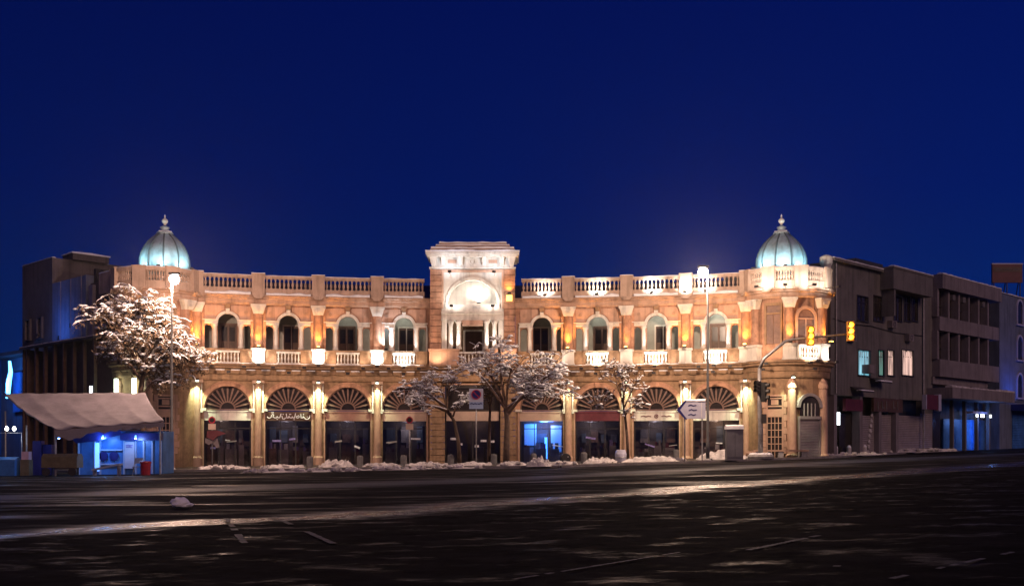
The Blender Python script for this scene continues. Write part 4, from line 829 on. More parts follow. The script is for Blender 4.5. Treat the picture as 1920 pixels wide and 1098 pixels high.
b3t = rt(1874); p3 = RO+Vector((0.7071*b3t, 0.7071*b3t, 0)); g3 = gz(p3.x)-0.1
B3 = empty('corner_house', (p3.x, p3.y, g3), 'blue-lit house at the right edge with arched windows below a rooftop billboard', 'building', rz=R(45))
def x3(px): return rt(px)-b3t
h3 = CH+(HOR-548)*(78.5+0.7071*b3t)/F-g3
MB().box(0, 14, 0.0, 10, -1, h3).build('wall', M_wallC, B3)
for i, px in enumerate((1911,)):
    for zz in (5.0, 8.6, 12.0):
        x = x3(px); f = MB().ring(x, zz+1.6, 0.62, 0.80, -0.12, 0.02).box(x-0.80, x-0.62, -0.12, 0.02, zz, zz+1.6).box(x+0.62, x+0.80, -0.12, 0.02, zz, zz+1.6).box(x-0.9, x+0.9, -0.2, 0.02, zz-0.15, zz-0.001).build('window', M_lav, B3)
        MB().prism([(x+0.62, zz)]+arc(x, zz+1.6, 0.62)+[(x-0.62, zz)], -0.03, -0.01).build('pane', M_glass, f)
snow_strip(-0.05, 14, -0.1, 0.4, h3+0.001, 0.12, 77).build('snow', M_snow, B3)
MB().box(x3(1895), x3(1895)+5, -1.3, -0.01, 3.7, 4.3).build('awning', M_navy, B3)
slats(x3(1897), x3(1897)+3, -1, 3.4, -0.03, 0.16).build('roller_shutter', M_blue, B3)
fb = MB().box(-0.2, 0.2, -0.1, 0.1, -0.1, 0.1).build('floodlight', M_dark, B3, (2.0, -2.2, 4.5)); MB().box(1.97, 2.03, -2.1, -0.01, 4.47, 4.53).build('lamp_arm', M_dark, B3); lamp(fb, (0, 0.1, 0.2), (0.2, 0.7, 1), 110, (0.04, 0.16, 1.0), 150, 1.0, 0.2)
bp = W(1888, 512, 108)
bb = empty('rooftop_billboard', (bp.x, bp.y, g3+h3), 'dark maroon billboard on a steel frame over the far right roof', 'billboard')
bz = bp.z-bb.location.z
MB().box(-1.5, 1.5, -0.12, 0.12, bz-0.95, bz+0.85).build('board', M_maroon, bb)
MB().box(-1.55, 1.55, -0.15, 0.15, bz+0.851, bz+0.97).build('top_rail', M_lav, bb)
MB().box(-1.35, 1.35, -0.14, -0.121, bz+0.1, bz+0.6).build('print_band', M_doorwood, bb)
strokes(MB(), [[(0, 6), (8, 0), (16, 7), (24, 2), (30, 8)], [(36, 2), (44, 8), (52, 1), (60, 7), (70, 3)], [(78, 6), (86, 1), (94, 8), (104, 2)]], 0.022, -1.15, bz+0.42, -0.16, -0.141, 0.07).build('lettering', M_wallA, bb)
mbp = MB()
for x in (-1.3, 0, 1.3): mbp.tube([(x, 0, bz-0.95), (x, 0, 0)], 0.06).tube([(x, 0, bz), (x, 1.2, 0)], 0.05)
mbp.build('steel_frame', M_dark, bb)

# ------------------------------------------------------------------ buildings along the street on the left
LO = Vector((-28.1, 78.0, 0))
def lt(px): k = (px-960)/F; return (-28.1-78.0*k)/(0.7071*(1+k))
def lz(px, py): t = lt(px); return CH+(HOR-py)*(78.0+0.7071*t)/F
def lp(t, off=0.0): return LO+Vector((-0.7071*t+0.7071*off, 0.7071*t+0.7071*off, 0))
t98, t165, t45 = lt(98), lt(165), lt(42)
p = lp(t45); gl = gz(p.x)-0.1; Ltall = t45-t98
L1 = empty('brick_block', (p.x, p.y, gl), 'tall plain dark brick block at far left with a snowy roof hut', 'building', rz=R(-45))
hL = lz(60, 494)-gl
MB().box(0, Ltall, 0, 11, 0, hL).build('wall', M_wallD, L1)
MB().box(Ltall-1.6, Ltall+0.35, 1.5, 4.5, hL+0.001, hL+0.5).build('roof_hut', M_wallD, L1)
snow_strip(Ltall-1.7, Ltall+0.4, 1.4, 4.6, hL+0.501, 0.14, 51).build('snow', M_snow, L1)
snow_strip(0, Ltall, -0.05, 0.3, hL+0.001, 0.10, 52).build('snow', M_dsnow, L1)
for i in range(2):
    for j in range(3): win(L1, 1.0+i*2.4, 1.9+i*2.4, 3.5+j*3.6, 5.1+j*3.6, M_wallD, M_glass, -0.13)
p = lp(t98); gl = gz(p.x)-0.1; Lb = t98-t165
L2 = empty('blue_wall_house', (p.x, p.y, gl), 'blank plastered house wall washed blue from below, next to the brick block', 'building', rz=R(-45))
hB = lz(130, 523)-gl
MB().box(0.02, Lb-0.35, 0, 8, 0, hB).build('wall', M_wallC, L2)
MB().box(Lb-0.34, Lb-0.02, 0.6, 8, 0, hB+0.5).build('wall_recess', M_black, L2)
for x, z in ((1.2, 10.2), (3.4, 11.0), (4.6, 8.6)): MB().box(x-0.12, x+0.12, -0.04, 0.01, z, z+0.35).build('vent', M_black, L2)
for i in range(3): MB().box(1.6+i*1.9, 1.64+i*1.9, -0.03, -0.001, 6, hB).build('wall_seam', M_wallB, L2)
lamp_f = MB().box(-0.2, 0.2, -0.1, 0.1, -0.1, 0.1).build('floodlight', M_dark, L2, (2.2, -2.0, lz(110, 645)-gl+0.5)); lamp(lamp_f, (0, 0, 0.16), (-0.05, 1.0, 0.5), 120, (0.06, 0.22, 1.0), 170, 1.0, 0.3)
p = lp(t165); gl = gz(p.x)-0.1; L3 = empty('side_wing', (p.x, p.y, gl), 'shadowed two-storey wing between the blue wall and the left corner turret', 'building', rz=R(-45))
hw_ = lz(200, 512)-gl
MB().box(0, t165-0.2, 0.2, 8, 0, hw_-0.4).build('wall', M_wallD, L3)
MB().box(0.2, 0.9, -0.05, 0.199, 0, hw_-0.6).box(t165-1.7, t165-0.3, -0.05, 0.199, 0, hw_-0.2).build('pier', M_wallB, L3)
MB().box(t165-2.9, t165-0.2, -0.25, 0.6, hw_-1.5, hw_).build('parapet', M_parapet, L3)
snow_strip(t165-2.9, t165-0.2, -0.27, 0.2, hw_+0.001, 0.14, 60).build('snow', M_snow, L3)
for i in range(2): win(L3, 1.3+i*1.6, 2.2+i*1.6, 8.6, 10.6, M_wood, M_glass, 0.0)
# long shed-roofed gallery in front of the left-hand houses
tg0, tg1 = lt(232), lt(97)
p = lp(tg1, -1.8); gl = gz(p.x)
GA = empty('timber_gallery', (p.x, p.y, gl), 'long dark timber gallery with posts and a snow-dusted shed roof behind the kiosk', 'building', rz=R(-45))
LG = tg1-tg0; hg = lz(120, 641)-gl-0.2
MB().profx([(-0.6, hg-0.25), (1.75, hg+0.15), (1.75, hg+0.0), (-0.6, hg-0.40)], -0.3, LG+0.4).build('roof', M_roof, GA)
snow_strip(-0.3, LG+0.4, -0.62, -0.2, hg-0.24, 0.10, 61).build('snow', M_dsnow, GA)
MB().box(0, LG, 1.5, 1.7, 0, hg-0.1).build('back_wall', M_doorwood, GA)
MB().box(-0.2, -0.05, -0.4, 1.7, 0, hg-0.4).build('end_wall', M_doorwood, GA)  # added wall that keeps blue light out of the gallery
MB().box(0, LG, -0.3, 1.49, 4.25, 4.45).build('upper_floor', M_doorwood, GA)
for i in range(8): x = 0.3+i*(LG-0.6)/7; MB().box(x-0.12, x+0.12, -0.3, -0.06, 0, hg-0.35).build('post', M_doorwood, GA)
MB().box(LG*0.42, LG*0.42+2.2, -0.36, -0.31, 4.6, 4.78).build('lit_ledge', E_warm, GA)
for x, z, wd, hh in ((LG-3.4, 4.9, 0.22, 0.25), (LG-0.8, 4.9, 0.35, 1.1)): MB().box(x, x+wd, -0.34, -0.29, z, z+hh).build('lamp_glass', E_tube, GA)
# shop lit blue far down the left-hand street
p = W(24, 690, 92); gl = gz(p.x)
BS = empty('blue_shop', (p.x, p.y, gl), 'low shop flooded with bright blue light at the left edge of the picture', 'shop', rz=R(-45))
MB().box(-6, 3.2, 1.2, 5, 0, 9.6).build('wall', M_wallC, BS)
MB().box(-6, 3.3, -0.4, 1.19, 9.5, 9.8).build('roof_edge', M_roof, BS)
MB().tube([(-0.3, -0.3, 5.9), (-0.1, -0.3, 7.2), (0.35, -0.3, 8.1), (0.1, -0.3, 9.0)], [0.16, 0.2, 0.16, 0.1], 8).build('blue_lamp_tube', mat('cyan_blue_tube', (0.8, 0.8, 0.8), 0.4, 0, 1, 0, emit=(0.08, 0.45, 1.0), estr=7), BS)
MB().box(-2.4, -0.7, 0.9, 1.19, 4.8, 8.2).box(0.6, 2.2, 0.9, 1.19, 4.8, 8.6).build('drape', M_blue, BS)
lamp(BS, (0.0, -1.1, 7.0), (0, 1, 0), 170, (0.05, 0.25, 1.0), kind='POINT', rad=0.3)
# lit balcony room in the arcade's left corner, seen through the tree
L, z_ = TL[2](20)
f = win(root, -1.15, 0.75, 8.6, 9.9, M_dark, mat('lit_room', (0.8, 0.8, 0.8), 0.5, 0, 1, 0, emit=(0.62, 0.85, 0.80), estr=0.9), -0.15, 2); f.location = L; f.rotation_euler = (0, 0, z_)
for c in (30, 58):
    L, z_ = TL[2](c); MB().box(-0.12, 0.12, -0.5, -0.36, 4.6, 6.0).build('downlight', E_green, root, L, z_)

# ------------------------------------------------------------------ kiosk with a snow-laden canvas roof
kb = Vector((-24.2, 62.0, gz(-24.2)))
K = empty('market_kiosk', kb, 'blue glazed street kiosk under a broad sagging canvas roof covered in snow', 'kiosk')
def kl(v): return v-kb
rg0, rg1 = kl(W(6, 738, 65.0)), kl(W(272, 737, 65.0)); ev0, ev1 = kl(W(102, 804, 58.0)), kl(W(308, 789, 60.0))
mb = MB(); NU, NV = 60, 16; grid = []
for j in range(NV+1):
    v = j/NV
    for i in range(NU+1):
        u = i/NU; a = rg0.lerp(rg1, u); b = ev0.lerp(ev1, u); q = a.lerp(b, v)
        sag = -0.20*math.sin(PI*v)-0.09*abs(math.sin(u*PI*5+0.4*math.sin(u*7)))*(0.3+0.7*v)+0.05*noise.noise((u*7, v*4, 1))
        if i == 0: q = q+Vector((0.12*noise.noise((v*9, 0, 2)), 0, 0.10*noise.noise((v*11, 4, 2))))
        grid.append(q+Vector((0, 0, sag)))
NN = (NU+1)*(NV+1)
fs = [(j*(NU+1)+i, j*(NU+1)+i+1, (j+1)*(NU+1)+i+1, (j+1)*(NU+1)+i) for j in range(NV) for i in range(NU)]
top = [g_+Vector((0, 0, 0.05+0.04*noise.noise((g_.x*1.3, g_.y*1.3, 0)))) for g_ in grid]
per = [i for i in range(NU+1)]+[(j+1)*(NU+1)-1 for j in range(1, NV+1)]+[NV*(NU+1)+i for i in range(NU-1, -1, -1)]+[j*(NU+1) for j in range(NV-1, 0, -1)]
mb.add(grid+top, [tuple(reversed(f)) for f in fs]+[tuple(i+NN for i in f) for f in fs]+[(per[i], per[(i+1) % len(per)], per[(i+1) % len(per)]+NN, per[i]+NN) for i in range(len(per))])
rf_ = mb.build('canvas_roof', M_tarp, K, smooth=True)
mb = MB(); vv = []; n = 40                                                   # hanging valance along the eaves
for i in range(n+1):
    u = i/n; q = ev0.lerp(ev1, u); dd = 0.20+0.45*max(0, 1-u*1.7)*abs(math.sin(u*9))+0.05*math.sin(u*60)
    vv += [q+Vector((0, 0.0, -0.06-0.10*abs(math.sin(u*PI*4)))), q+Vector((0, 0.02, -dd-0.1)), q+Vector((0, 0.05, -dd-0.1)), q+Vector((0, 0.03, -0.05))]
mb.add(vv, [(i*4+j, i*4+(j+1) % 4, (i+1)*4+(j+1) % 4, (i+1)*4+j) for i in range(n) for j in range(4)]).build('valance', M_tarp, rf_)
for px, Y, zt in ((10, 64.5, 3.4), (50, 61.5, 2.5), (104, 58.3, 1.9), (300, 60.2, 2.5)):
    q = kl(GY(px, Y)); MB().tube([(q.x, q.y, q.z), (q.x, q.y, zt-kb.z)], 0.05).build('post', M_steel, K)
# glazed blue front
def kx(px, Y=61.0): return kl(GY(px, Y)).x
yk = 61.0-kb.y
hk = 2.55
MB().box(kx(146), kx(303), yk+0.2, yk+2.2, -0.4, hk-0.1).build('kiosk_body', M_blue, K)
MB().box(kx(228), kx(304), yk-0.25, yk+0.19, hk-0.62, hk-0.22).build('fascia', M_navy, K)
for px in (146, 176, 186, 231, 253, 268, 284, 300): MB().box(kx(px)-0.045, kx(px)+0.045, yk+0.1, yk+0.199, -0.3, hk-0.65).build('mullion', M_pblue, K)
MB().box(kx(177), kx(185), yk+0.06, yk+0.099, 0.2, hk-0.75).build('blue_strip_light', mat('blue_strip', (0.8, 0.8, 0.8), 0.4, 0, 1, 0, emit=(0.05, 0.3, 1.0), estr=1.6), K)
MB().box(kx(233), kx(251), yk+0.05, yk+0.099, 0.35, hk-0.7).build('notice_board', M_lav, K)
strokes(MB(), [[(0, 0), (10, -1), (20, 1), (30, 0)], [(2, 8), (14, 7), (26, 9)]], 0.012, kx(236), 1.65, yk+0.03, yk+0.049, 0.06).build('notice_lettering', M_violet, K)
for px in (192, 212): MB().disc_y(kx(px), 1.05, 0.26, yk+0.10, yk+0.19, 12).build('display_item', M_navy, K)
MB().box(kx(188), kx(228), yk+0.08, yk+0.198, 1.35, 1.43).build('shelf', M_pblue, K); MB().box(kx(188), kx(228), yk+0.08, yk+0.198, 0.55, 0.63).build('shelf', M_pblue, K)
# fallen blue sheet hanging from the eaves
MB().add([(kx(140), yk-0.6, 2.1), (kx(228), yk-0.4, 2.75), (kx(232), yk-0.35, 2.25), (kx(190), yk-0.5, 1.9), (kx(150), yk-0.55, 1.75)], [(0, 1, 2, 3, 4)]).build('blue_tarpaulin', M_navy, K)
lamp(K, (kx(200), yk-0.6, 2.0), (0, 1, -0.4), 40, (0.15, 0.4, 1.0), kind='POINT', rad=0.15)
MB().tube([(kx(200), yk-0.55, 2.2), (kx(200), yk-0.6, 2.06)], [0.03, 0.06], 8).build('hanging_bulb', E_bluel, K)
for pxk, pwk in ((262, 26), (120, 14)):  # two extra bulbs added to spread the blue glow
    lamp(K, (kx(pxk), yk-0.7, 1.95), (0, 1, -0.4), pwk, (0.28, 0.5, 1.0), kind='POINT', rad=0.15); MB().tube([(kx(pxk), yk-0.65, 2.2), (kx(pxk), yk-0.7, 2.02)], [0.03, 0.06], 8).build('hanging_bulb', E_bluel, K)
MB().box(kx(52), kx(68), yk+0.6, yk+1.1, -0.4, 1.9).box(kx(70), kx(86), yk+0.7, yk+1.2, -0.4, 1.7).build('dark_cabinet', M_navy, K)
# goods cart, stools, litter bin beside the kiosk
q = GY(117, 58.5); C_ = empty('goods_cart', q, 'low olive canvas-covered cart under the kiosk roof', 'cart')
mb = MB(); mb.profx([(-0.45, 0.45), (0.45, 0.45), (0.42, 1.05), (0.2, 1.2), (-0.2, 1.2), (-0.42, 1.02)], -0.95, 0.95); mb.build('canvas_cover', M_khaki, C_)
for x in (-0.7, 0.7):
    MB().lathe([(0.001, -0.05), (0.22, -0.05), (0.22, 0.05), (0.001, 0.05)], 0, 0, 14).build('wheel', M_dark, C_, (x, -0.4, 0.23)).rotation_euler = (PI/2, 0, 0)
    MB().box(x-0.03, x+0.03, -0.4, -0.34, 0.2, 0.46).box(x-0.03, x+0.03, 0.34, 0.4, 0.0, 0.46).build('leg', M_dark, C_)
q = GY(273, 58.5); MB().lathe([(0.001, 0), (0.24, 0), (0.28, 0.62), (0.31, 0.64), (0.31, 0.70), (0.24, 0.74), (0.001, 0.76)], 0, 0, 16).build('litter_bin', M_red, None, q)
tag(bpy.data.objects['litter_bin'], 'small round red litter bin at the front of the blue kiosk', 'bin')
q = GY(258, 58.8); s_ = empty('folding_chair', q, 'pale blue folding chair in front of the kiosk notice board', 'chair')
MB().box(-0.22, 0.22, -0.22, 0.2, 0.42, 0.46).build('seat', M_pblue, s_); MB().box(-0.22, 0.22, 0.2, 0.24, 0.62, 0.92).build('backrest', M_pblue, s_)
for x in (-0.2, 0.2): MB().tube([(x, 0.22, 0.9), (x, -0.2, 0)], 0.018).build('leg', M_steel, s_); MB().tube([(x, -0.2, 0.44), (x, 0.24, 0)], 0.018).build('leg', M_steel, s_)
q = GY(206, 58.3); s_ = empty('display_rack', q, 'slanted light-blue display rack standing before the kiosk', 'rack')
MB().prism([(-0.9, 0.25), (0.6, 0.55), (0.6, 0.66), (-0.9, 0.36)], -0.25, 0.25).build('tray', M_pblue, s_)
for x in (-0.8, 0.5): MB().box(x-0.03, x+0.03, -0.22, 0.22, 0, 0.3 if x < 0 else 0.52).build('leg', M_steel, s_)
# stall with two bulbs at the left edge
q = GY(18, 61); ST = empty('street_stall', q, 'small stall draped in blue cloth under two bare white bulbs, left edge', 'stall')
MB().profx([(-0.5, 0), (0.5, 0), (0.5, 0.9), (0.0, 1.05), (-0.45, 0.9)], -1.2, 0.5).build('cloth_cover', M_blue, ST)
MB().tube([(-1.1, 0.4, 0), (-1.1, 0.4, 2.4), (0.5, 0.4, 2.4), (0.5, 0.4, 0)], 0.025).build('frame', M_steel, ST)
for px in (8, 22):
    b_ = W(px, 803, 61)-q; MB().lathe([(0.001, -0.12), (0.08, -0.08), (0.1, 0.0), (0.05, 0.1), (0.03, 0.14), (0.001, 0.15)], b_.x, 0.3, 10).build('bulb', E_white, ST, (0, 0, b_.z)); MB().tube([(b_.x, 0.3, b_.z+0.14), (b_.x, 0.4, 2.4)], 0.01, 4).build('wire', M_dark, ST)
lamp(ST, (0, 0.0, 2.1), (0, 0, -1), 9, (0.8, 0.88, 1.0), kind='POINT', rad=0.1)
MB().box(0.75, 1.15, -0.2, 0.2, 0.9, 1.35).build('goods_box', mat('pink_card', (0.55, 0.36, 0.4), 0.7), ST); MB().box(0.7, 1.2, -0.25, 0.25, 0, 0.899).build('crate', M_khaki, ST)

# ------------------------------------------------------------------ lamps, signals and signs
def street_lamp(px, pyl, Y, lx, label, power, color):
    q = GY(px, Y); q.z += 0.12; h = W(px, pyl, Y).z-q.z
    L_ = empty('street_lamp', q, label, 'street lamp', 'street lamps in front of the arcade')
    MB().tube([(0, 0, 0), (0, 0, 1.1), (0, 0, 1.15), (0, 0, h-0.6), (lx*0.3, 0, h-0.1), (lx, 0, h+0.05)], [0.12, 0.12, 0.085, 0.06, 0.05, 0.045], 10).build('pole', mat('lamp_pole_paint', (0.10, 0.10, 0.10), 0.5), L_, smooth=True)
    MB().lathe([(0.001, 0), (0.24, 0), (0.24, 0.06), (0.14, 0.16), (0.001, 0.17)], 0, 0, 14).build('base', M_conc, L_)
    hd = MB().profx([(-0.16, h+0.0), (0.16, h+0.0), (0.12, h+0.14), (-0.12, h+0.14)], lx-0.32, lx+0.32).build('lamp_head', M_dark, L_)
    MB().lathe([(0.30*math.sin(PI*j_/10)+0.001, h-0.28-0.30*math.cos(PI*j_/10)) for j_ in range(11)], lx, 0, 14).build('lamp_glass', E_street, hd)  # globe enlarged so that it reads as glare
    lamp(L_, (lx, -0.05, h-0.75), (0, 0, -1), power, color, kind='POINT', rad=0.22)
street_lamp(322, 515, 66.0, 0.16, 'tall street lamp with glaring head beside the big snowy tree', 2300, (1.0, 0.64, 0.47))
street_lamp(1327, 502, 66.5, -0.28, 'tall slim street lamp with glaring head in front of the right wing', 2900, (1.0, 0.68, 0.48))

q = GY(1426, 71); q.z += 0.12
TS = empty('traffic_signal', q, 'grey cantilever traffic signal with two glowing amber heads over the road', 'traffic light')
def tl_(px, py, Y=71): return W(px, py, Y)-q
a0 = tl_(1424, 690); a1 = tl_(1432, 672); a2 = tl_(1472, 640); a3 = tl_(1486, 636); a4 = tl_(1600, 625)
MB().tube([(0, 0, 0.3), (0, 0, 2.0), (a0.x, 0, 3.4), (a0.x, 0, a0.z)], [0.17, 0.16, 0.14, 0.12], 12).build('pole', M_steel, TS, smooth=True)
MB().tube([(a0.x, 0, a0.z-0.05), (a1.x, 0, a1.z), (a2.x, 0, a2.z), (a3.x, 0, a3.z), (a4.x, 0, a4.z)], [0.12, 0.115, 0.10, 0.09, 0.06], 12).build('mast_arm', M_steel, TS, smooth=True)
MB().lathe([(0.001, 0.0), (0.80, 0.0), (0.86, 0.14), (0.80, 0.26), (0.3, 0.30), (0.001, 0.30)], 0, 0, 24).build('concrete_base', M_conc, TS)
mb = MB()
for i in range(8): a = 2*PI*i/8; mb.blob((0.48*math.cos(a), 0.48*math.sin(a), 0.27), 0.26, 0.24, 0.13)
tag(mb.build('snow', M_snow, TS), kind='stuff')
def signal_head(px, py, lit_, rz=0.0, s=1.0):
    c = tl_(px, py); h = MB().box(-0.21*s, 0.21*s, -0.02, 0.26*s, -0.64*s, 0.64*s).build('signal_head', mat('signal_yellow', (0.55, 0.24, 0.03), 0.5) if lit_ else M_black, TS, (c.x, -0.28, c.z), rz)  # amber housing colour carries the glow of the lit lenses
    for i in (-1, 0, 1):
        ln = MB().lathe([(0.001, -0.04), (0.12, -0.03), (0.175, 0.02), (0.175, 0.05)], 0, 0, 16).build('signal_lens', E_signal if lit_ else M_dark, h, (0, -0.045, i*0.40*s)); ln.rotation_euler = (PI/2, 0, 0); ln.rotation_euler = (PI/2+PI, 0, 0)
        MB().ring(0, i*0.40*s, 0.18, 0.195, -0.24, -0.02, R(-20), R(200), 12).build('visor', M_black, h)
    return h
h_ = signal_head(1518, 630, True); lamp(h_, (0, -0.55, 0), (0, -1, 0), 9, (1.0, 0.42, 0.04), kind='POINT', rad=0.2)  # lights added before both heads to turn their housings amber
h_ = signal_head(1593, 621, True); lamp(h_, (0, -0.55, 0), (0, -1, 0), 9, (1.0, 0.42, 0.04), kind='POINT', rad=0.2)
signal_head(1434, 735, False, R(62)); signal_head(1420, 726, False, R(-70), 0.6)
MB().box(-0.16, 0.16, -0.25, 0.25, 2.3, 2.9).build('control_box', M_dark, TS, (0.18, 0, 0))

def sign_post(px, Y, name, label, top):
    g_ = GY(px, Y); g_.z += 0.12; S_ = empty(name, g_, label, 'road sign')
    MB().tube([(0, 0, 0), (0, 0, top-g_.z)], 0.045, 8).build('post', M_steel, S_, smooth=True)
    return S_, g_
S_, g_ = sign_post(893, 70, 'parking_sign', 'blue and lavender no-stopping sign on a thin post before the tower', W(893, 733, 70).z)
cz = W(893, 748, 70).z-g_.z
MB().box(-0.45, 0.45, -0.08, -0.05, cz-0.16, cz+0.68).build('plate', M_lav, S_)
d_ = MB().disc_y(0, cz+0.30, 0.29, -0.10, -0.081, 24).build('disc', M_navy, S_)
MB().ring(0, cz+0.30, 0.26, 0.315, -0.106, -0.1005, 0, 2*PI, 24).prism([(-0.2, cz+0.46), (-0.16, cz+0.50), (0.2, cz+0.14), (0.16, cz+0.10)], -0.106, -0.1005).build('ring_and_bar', M_red, d_)
l_ = MB().box(-0.45, 0.45, -0.085, -0.052, cz-0.62, cz-0.17).build('lower_plate', M_pblue, S_)
strokes(MB(), [[(0, 3), (8, 0), (16, 4), (24, 1), (32, 3)], [(38, 2), (46, 4), (54, 0), (60, 3)]], 0.0125, -0.38, cz-0.26, -0.095, -0.086, 0.06).build('lettering', M_navy, l_)
S_, g_ = sign_post(1284, 69, 'direction_sign', 'pale arrow-shaped direction sign pointing left with a dark tip', W(1284, 752, 69).z)
cz = W(1297, 768, 69).z-g_.z; ox = (1297-1284)*69/F
MB().prism([(-0.92+ox, cz), (-0.42+ox, cz+0.56), (0.86+ox, cz+0.56), (0.86+ox, cz-0.56), (-0.42+ox, cz-0.56)], -0.09, -0.05).build('plate', M_lav, S_)
MB().prism([(-0.97+ox, cz), (-0.45+ox, cz+0.60), (-0.30+ox, cz+0.60), (-0.76+ox, cz), (-0.30+ox, cz-0.60), (-0.45+ox, cz-0.60)], -0.10, -0.091).build('dark_tip', M_navy, S_)
strokes(MB(), [[(0, 4), (10, 0), (18, 4), (30, 2)], [(2, 22), (12, 18), (20, 22), (32, 20)], [(0, 40), (10, 37), (20, 41), (28, 38)]], 0.016, -0.22+ox, cz+0.32, -0.10, -0.091, 0.06).build('lettering', M_navy, S_)
MB().box(0.60+ox, 0.63+ox, -0.10, -0.091, cz-0.5, cz+0.5).build('border', M_white, S_)
snow_strip(-0.4+ox, 0.86+ox, -0.12, 0.0, cz+0.562, 0.12, 4).build('snow', M_snow, S_)
MB().box(0.62+ox, 0.70+ox, -0.04, 0.04, -cz*0-0.0, cz+0.3).build('second_post', M_steel, S_)
for px, lab in ((398, 'round dark sign with dull red cloth tied to its post'), (768, 'round dark sign over a pale plate, left of the tower')):
    S_, g_ = sign_post(px, 70, 'round_sign', lab, W(px, 779, 70).z)
    cz = W(px, 787, 70).z-g_.z
    MB().disc_y(0, cz, 0.15, -0.08, -0.05, 20).build('disc', M_black, S_); MB().ring(0, cz, 0.15, 0.22, -0.085, -0.05, 0, 2*PI, 20).build('rim', M_red, S_)
    MB().box(-0.24, 0.24, -0.075, -0.05, cz-0.62, cz-0.24).build('plate', M_sign, S_)
    if px == 398:
        MB().add([(-0.3, -0.1, cz-0.70), (0.35, -0.1, cz-0.66), (0.9, -0.06, cz-0.86), (0.35, -0.14, cz-1.05), (0.1, -0.16, cz-1.3), (-0.35, -0.1, cz-1.1), (-0.3, -0.05, cz-0.70), (0.35, -0.05, cz-0.66), (0.9, -0.03, cz-0.86), (0.35, -0.09, cz-1.05), (0.1, -0.11, cz-1.3), (-0.35, -0.05, cz-1.1)],
                 [(0, 1, 2, 3, 4, 5), (11, 10, 9, 8, 7, 6)]+[(i, (i+1) % 6, 6+(i+1) % 6, 6+i) for i in range(6)]).build('red_cloth', mat('faded_red_cloth', (0.10, 0.022, 0.03), 0.9), S_)
        MB().prism([(-0.42, cz-1.15), (0.0, cz-1.32), (0.35, cz-1.15), (0.5, cz-1.75), (0.3, cz-1.8), (0.05, cz-1.45), (-0.2, cz-1.6), (-0.45, cz-1.45)], -0.10, -0.06).build('white_cloth', mat('grey_cloth', (0.15, 0.12, 0.13), 0.9), S_)

# ------------------------------------------------------------------ bollards, bin, boxes, snow heaps along the kerb
def bollard(px, py, wd, h, label, m, group, cap=True):
    g_ = G(px, py); g_.z += 0.10
    mb = MB().lathe([(0.001, 0), (wd, 0), (wd*0.96, h*0.86), (wd*0.8, h*0.96), (wd*0.4, h), (0.001, h+0.01)], 0, 0, 14)
    if not cap: return tag(mb.build('bollard', m, None, g_), label, 'bollard', group)
    B_ = empty('bollard', g_, label, 'bollard', group); mb.build('post', m, B_, smooth=False)
    if cap: MB().lathe([(wd*0.98, h*0.80), (wd*0.9, h*0.95), (wd*0.5, h*1.12), (0.001, h*1.16)], 0, 0, 12).build('snow_cap', M_snow, B_, smooth=True)
left_b = [(581, 878, 'first of the dark concrete bollards, below the second arch'), (675, 876.5, 'dark concrete bollard below the third arch from the left'), (757, 875.5, 'dark concrete bollard near the foot of the round pale-plate sign'),
          (845, 874.5, 'dark concrete bollard left of the no-stopping sign'), (926, 873.5, 'dark concrete bollard just right of the no-stopping sign'), (1000, 873, 'dark concrete bollard below the blue-lit shop'), (1095, 871, 'grey concrete bollard right of the black drum'), (1268, 864, 'grey concrete bollard under the arrow-shaped sign')]
for px, py, lab in left_b: bollard(px, py, 0.22, 0.72, lab, mat('dark_concrete', (0.13, 0.125, 0.13), 0.8, 0.3, 3.0, 0.4), 'concrete bollards along the pavement edge', False)
for px, py, lab in ((1567, 855.5, 'leftmost of the three small pale bollards by the right corner'), (1592, 854.5, 'middle one of the three small pale bollards by the right corner'), (1621, 853, 'rightmost of the three small pale bollards by the right corner')):
    bollard(px, py, 0.17, 0.62, lab, mat('pale_concrete', (0.5, 0.48, 0.47), 0.8, 0.2, 4, 0.3), 'small pale bollards by the right corner')
bollard(1468, 859, 0.16, 0.6, 'single small pale bollard right of the traffic signal base', MATS['pale_concrete'], 'small pale bollards by the right corner')
g_ = G(1060, 871); g_.z += 0.1
D_ = empty('oil_drum', g_, 'black round drum lying by the kerb below the first right arch', 'drum')
o_ = MB().lathe([(0.001, -0.3), (0.30, -0.3), (0.33, -0.28), (0.33, -0.02), (0.35, 0.0), (0.33, 0.02), (0.33, 0.28), (0.30, 0.3), (0.001, 0.3)], 0, 0, 20).build('drum_body', M_black, D_, (0, 0, 0.34)); o_.rotation_euler = (PI/2, 0, 0.15)
MB().lathe([(0.001, 0), (0.05, 0), (0.05, 0.03), (0.001, 0.03)], 0.12, 0.1, 8).build('bung', M_steel, o_, (0, 0, 0.3))
g_ = G(1164, 869); g_.z += 0.1
D_ = empty('litter_drum', g_, 'bluish grey tapered litter barrel among kerbside snow', 'bin')
MB().lathe([(0.001, 0), (0.30, 0), (0.38, 0.30), (0.38, 0.55), (0.30, 0.80), (0.27, 0.82), (0.001, 0.80)], 0, 0, 18).build('barrel', M_lav, D_); MB().lathe([(0.385, 0.30), (0.40, 0.33), (0.385, 0.36)], 0, 0, 18).build('hoop', M_steel, D_)
g_ = G(1389, 866); g_.z += 0.1; g_.y += 2
D_ = empty('utility_cabinet', g_, 'grey utility cabinet with a thick snow cap beside the signal pole', 'cabinet')
mcab = mat('cabinet_paint', (0.13, 0.125, 0.145), 0.6)
MB().box(-0.52, 0.52, -0.3, 0.3, 0.0, 1.95).build('cabinet_body', mcab, D_); MB().box(-0.47, -0.02, -0.32, -0.301, 0.2, 1.8).build('door', mcab, D_); MB().box(0.02, 0.47, -0.32, -0.301, 0.2, 1.8).build('door', mcab, D_)
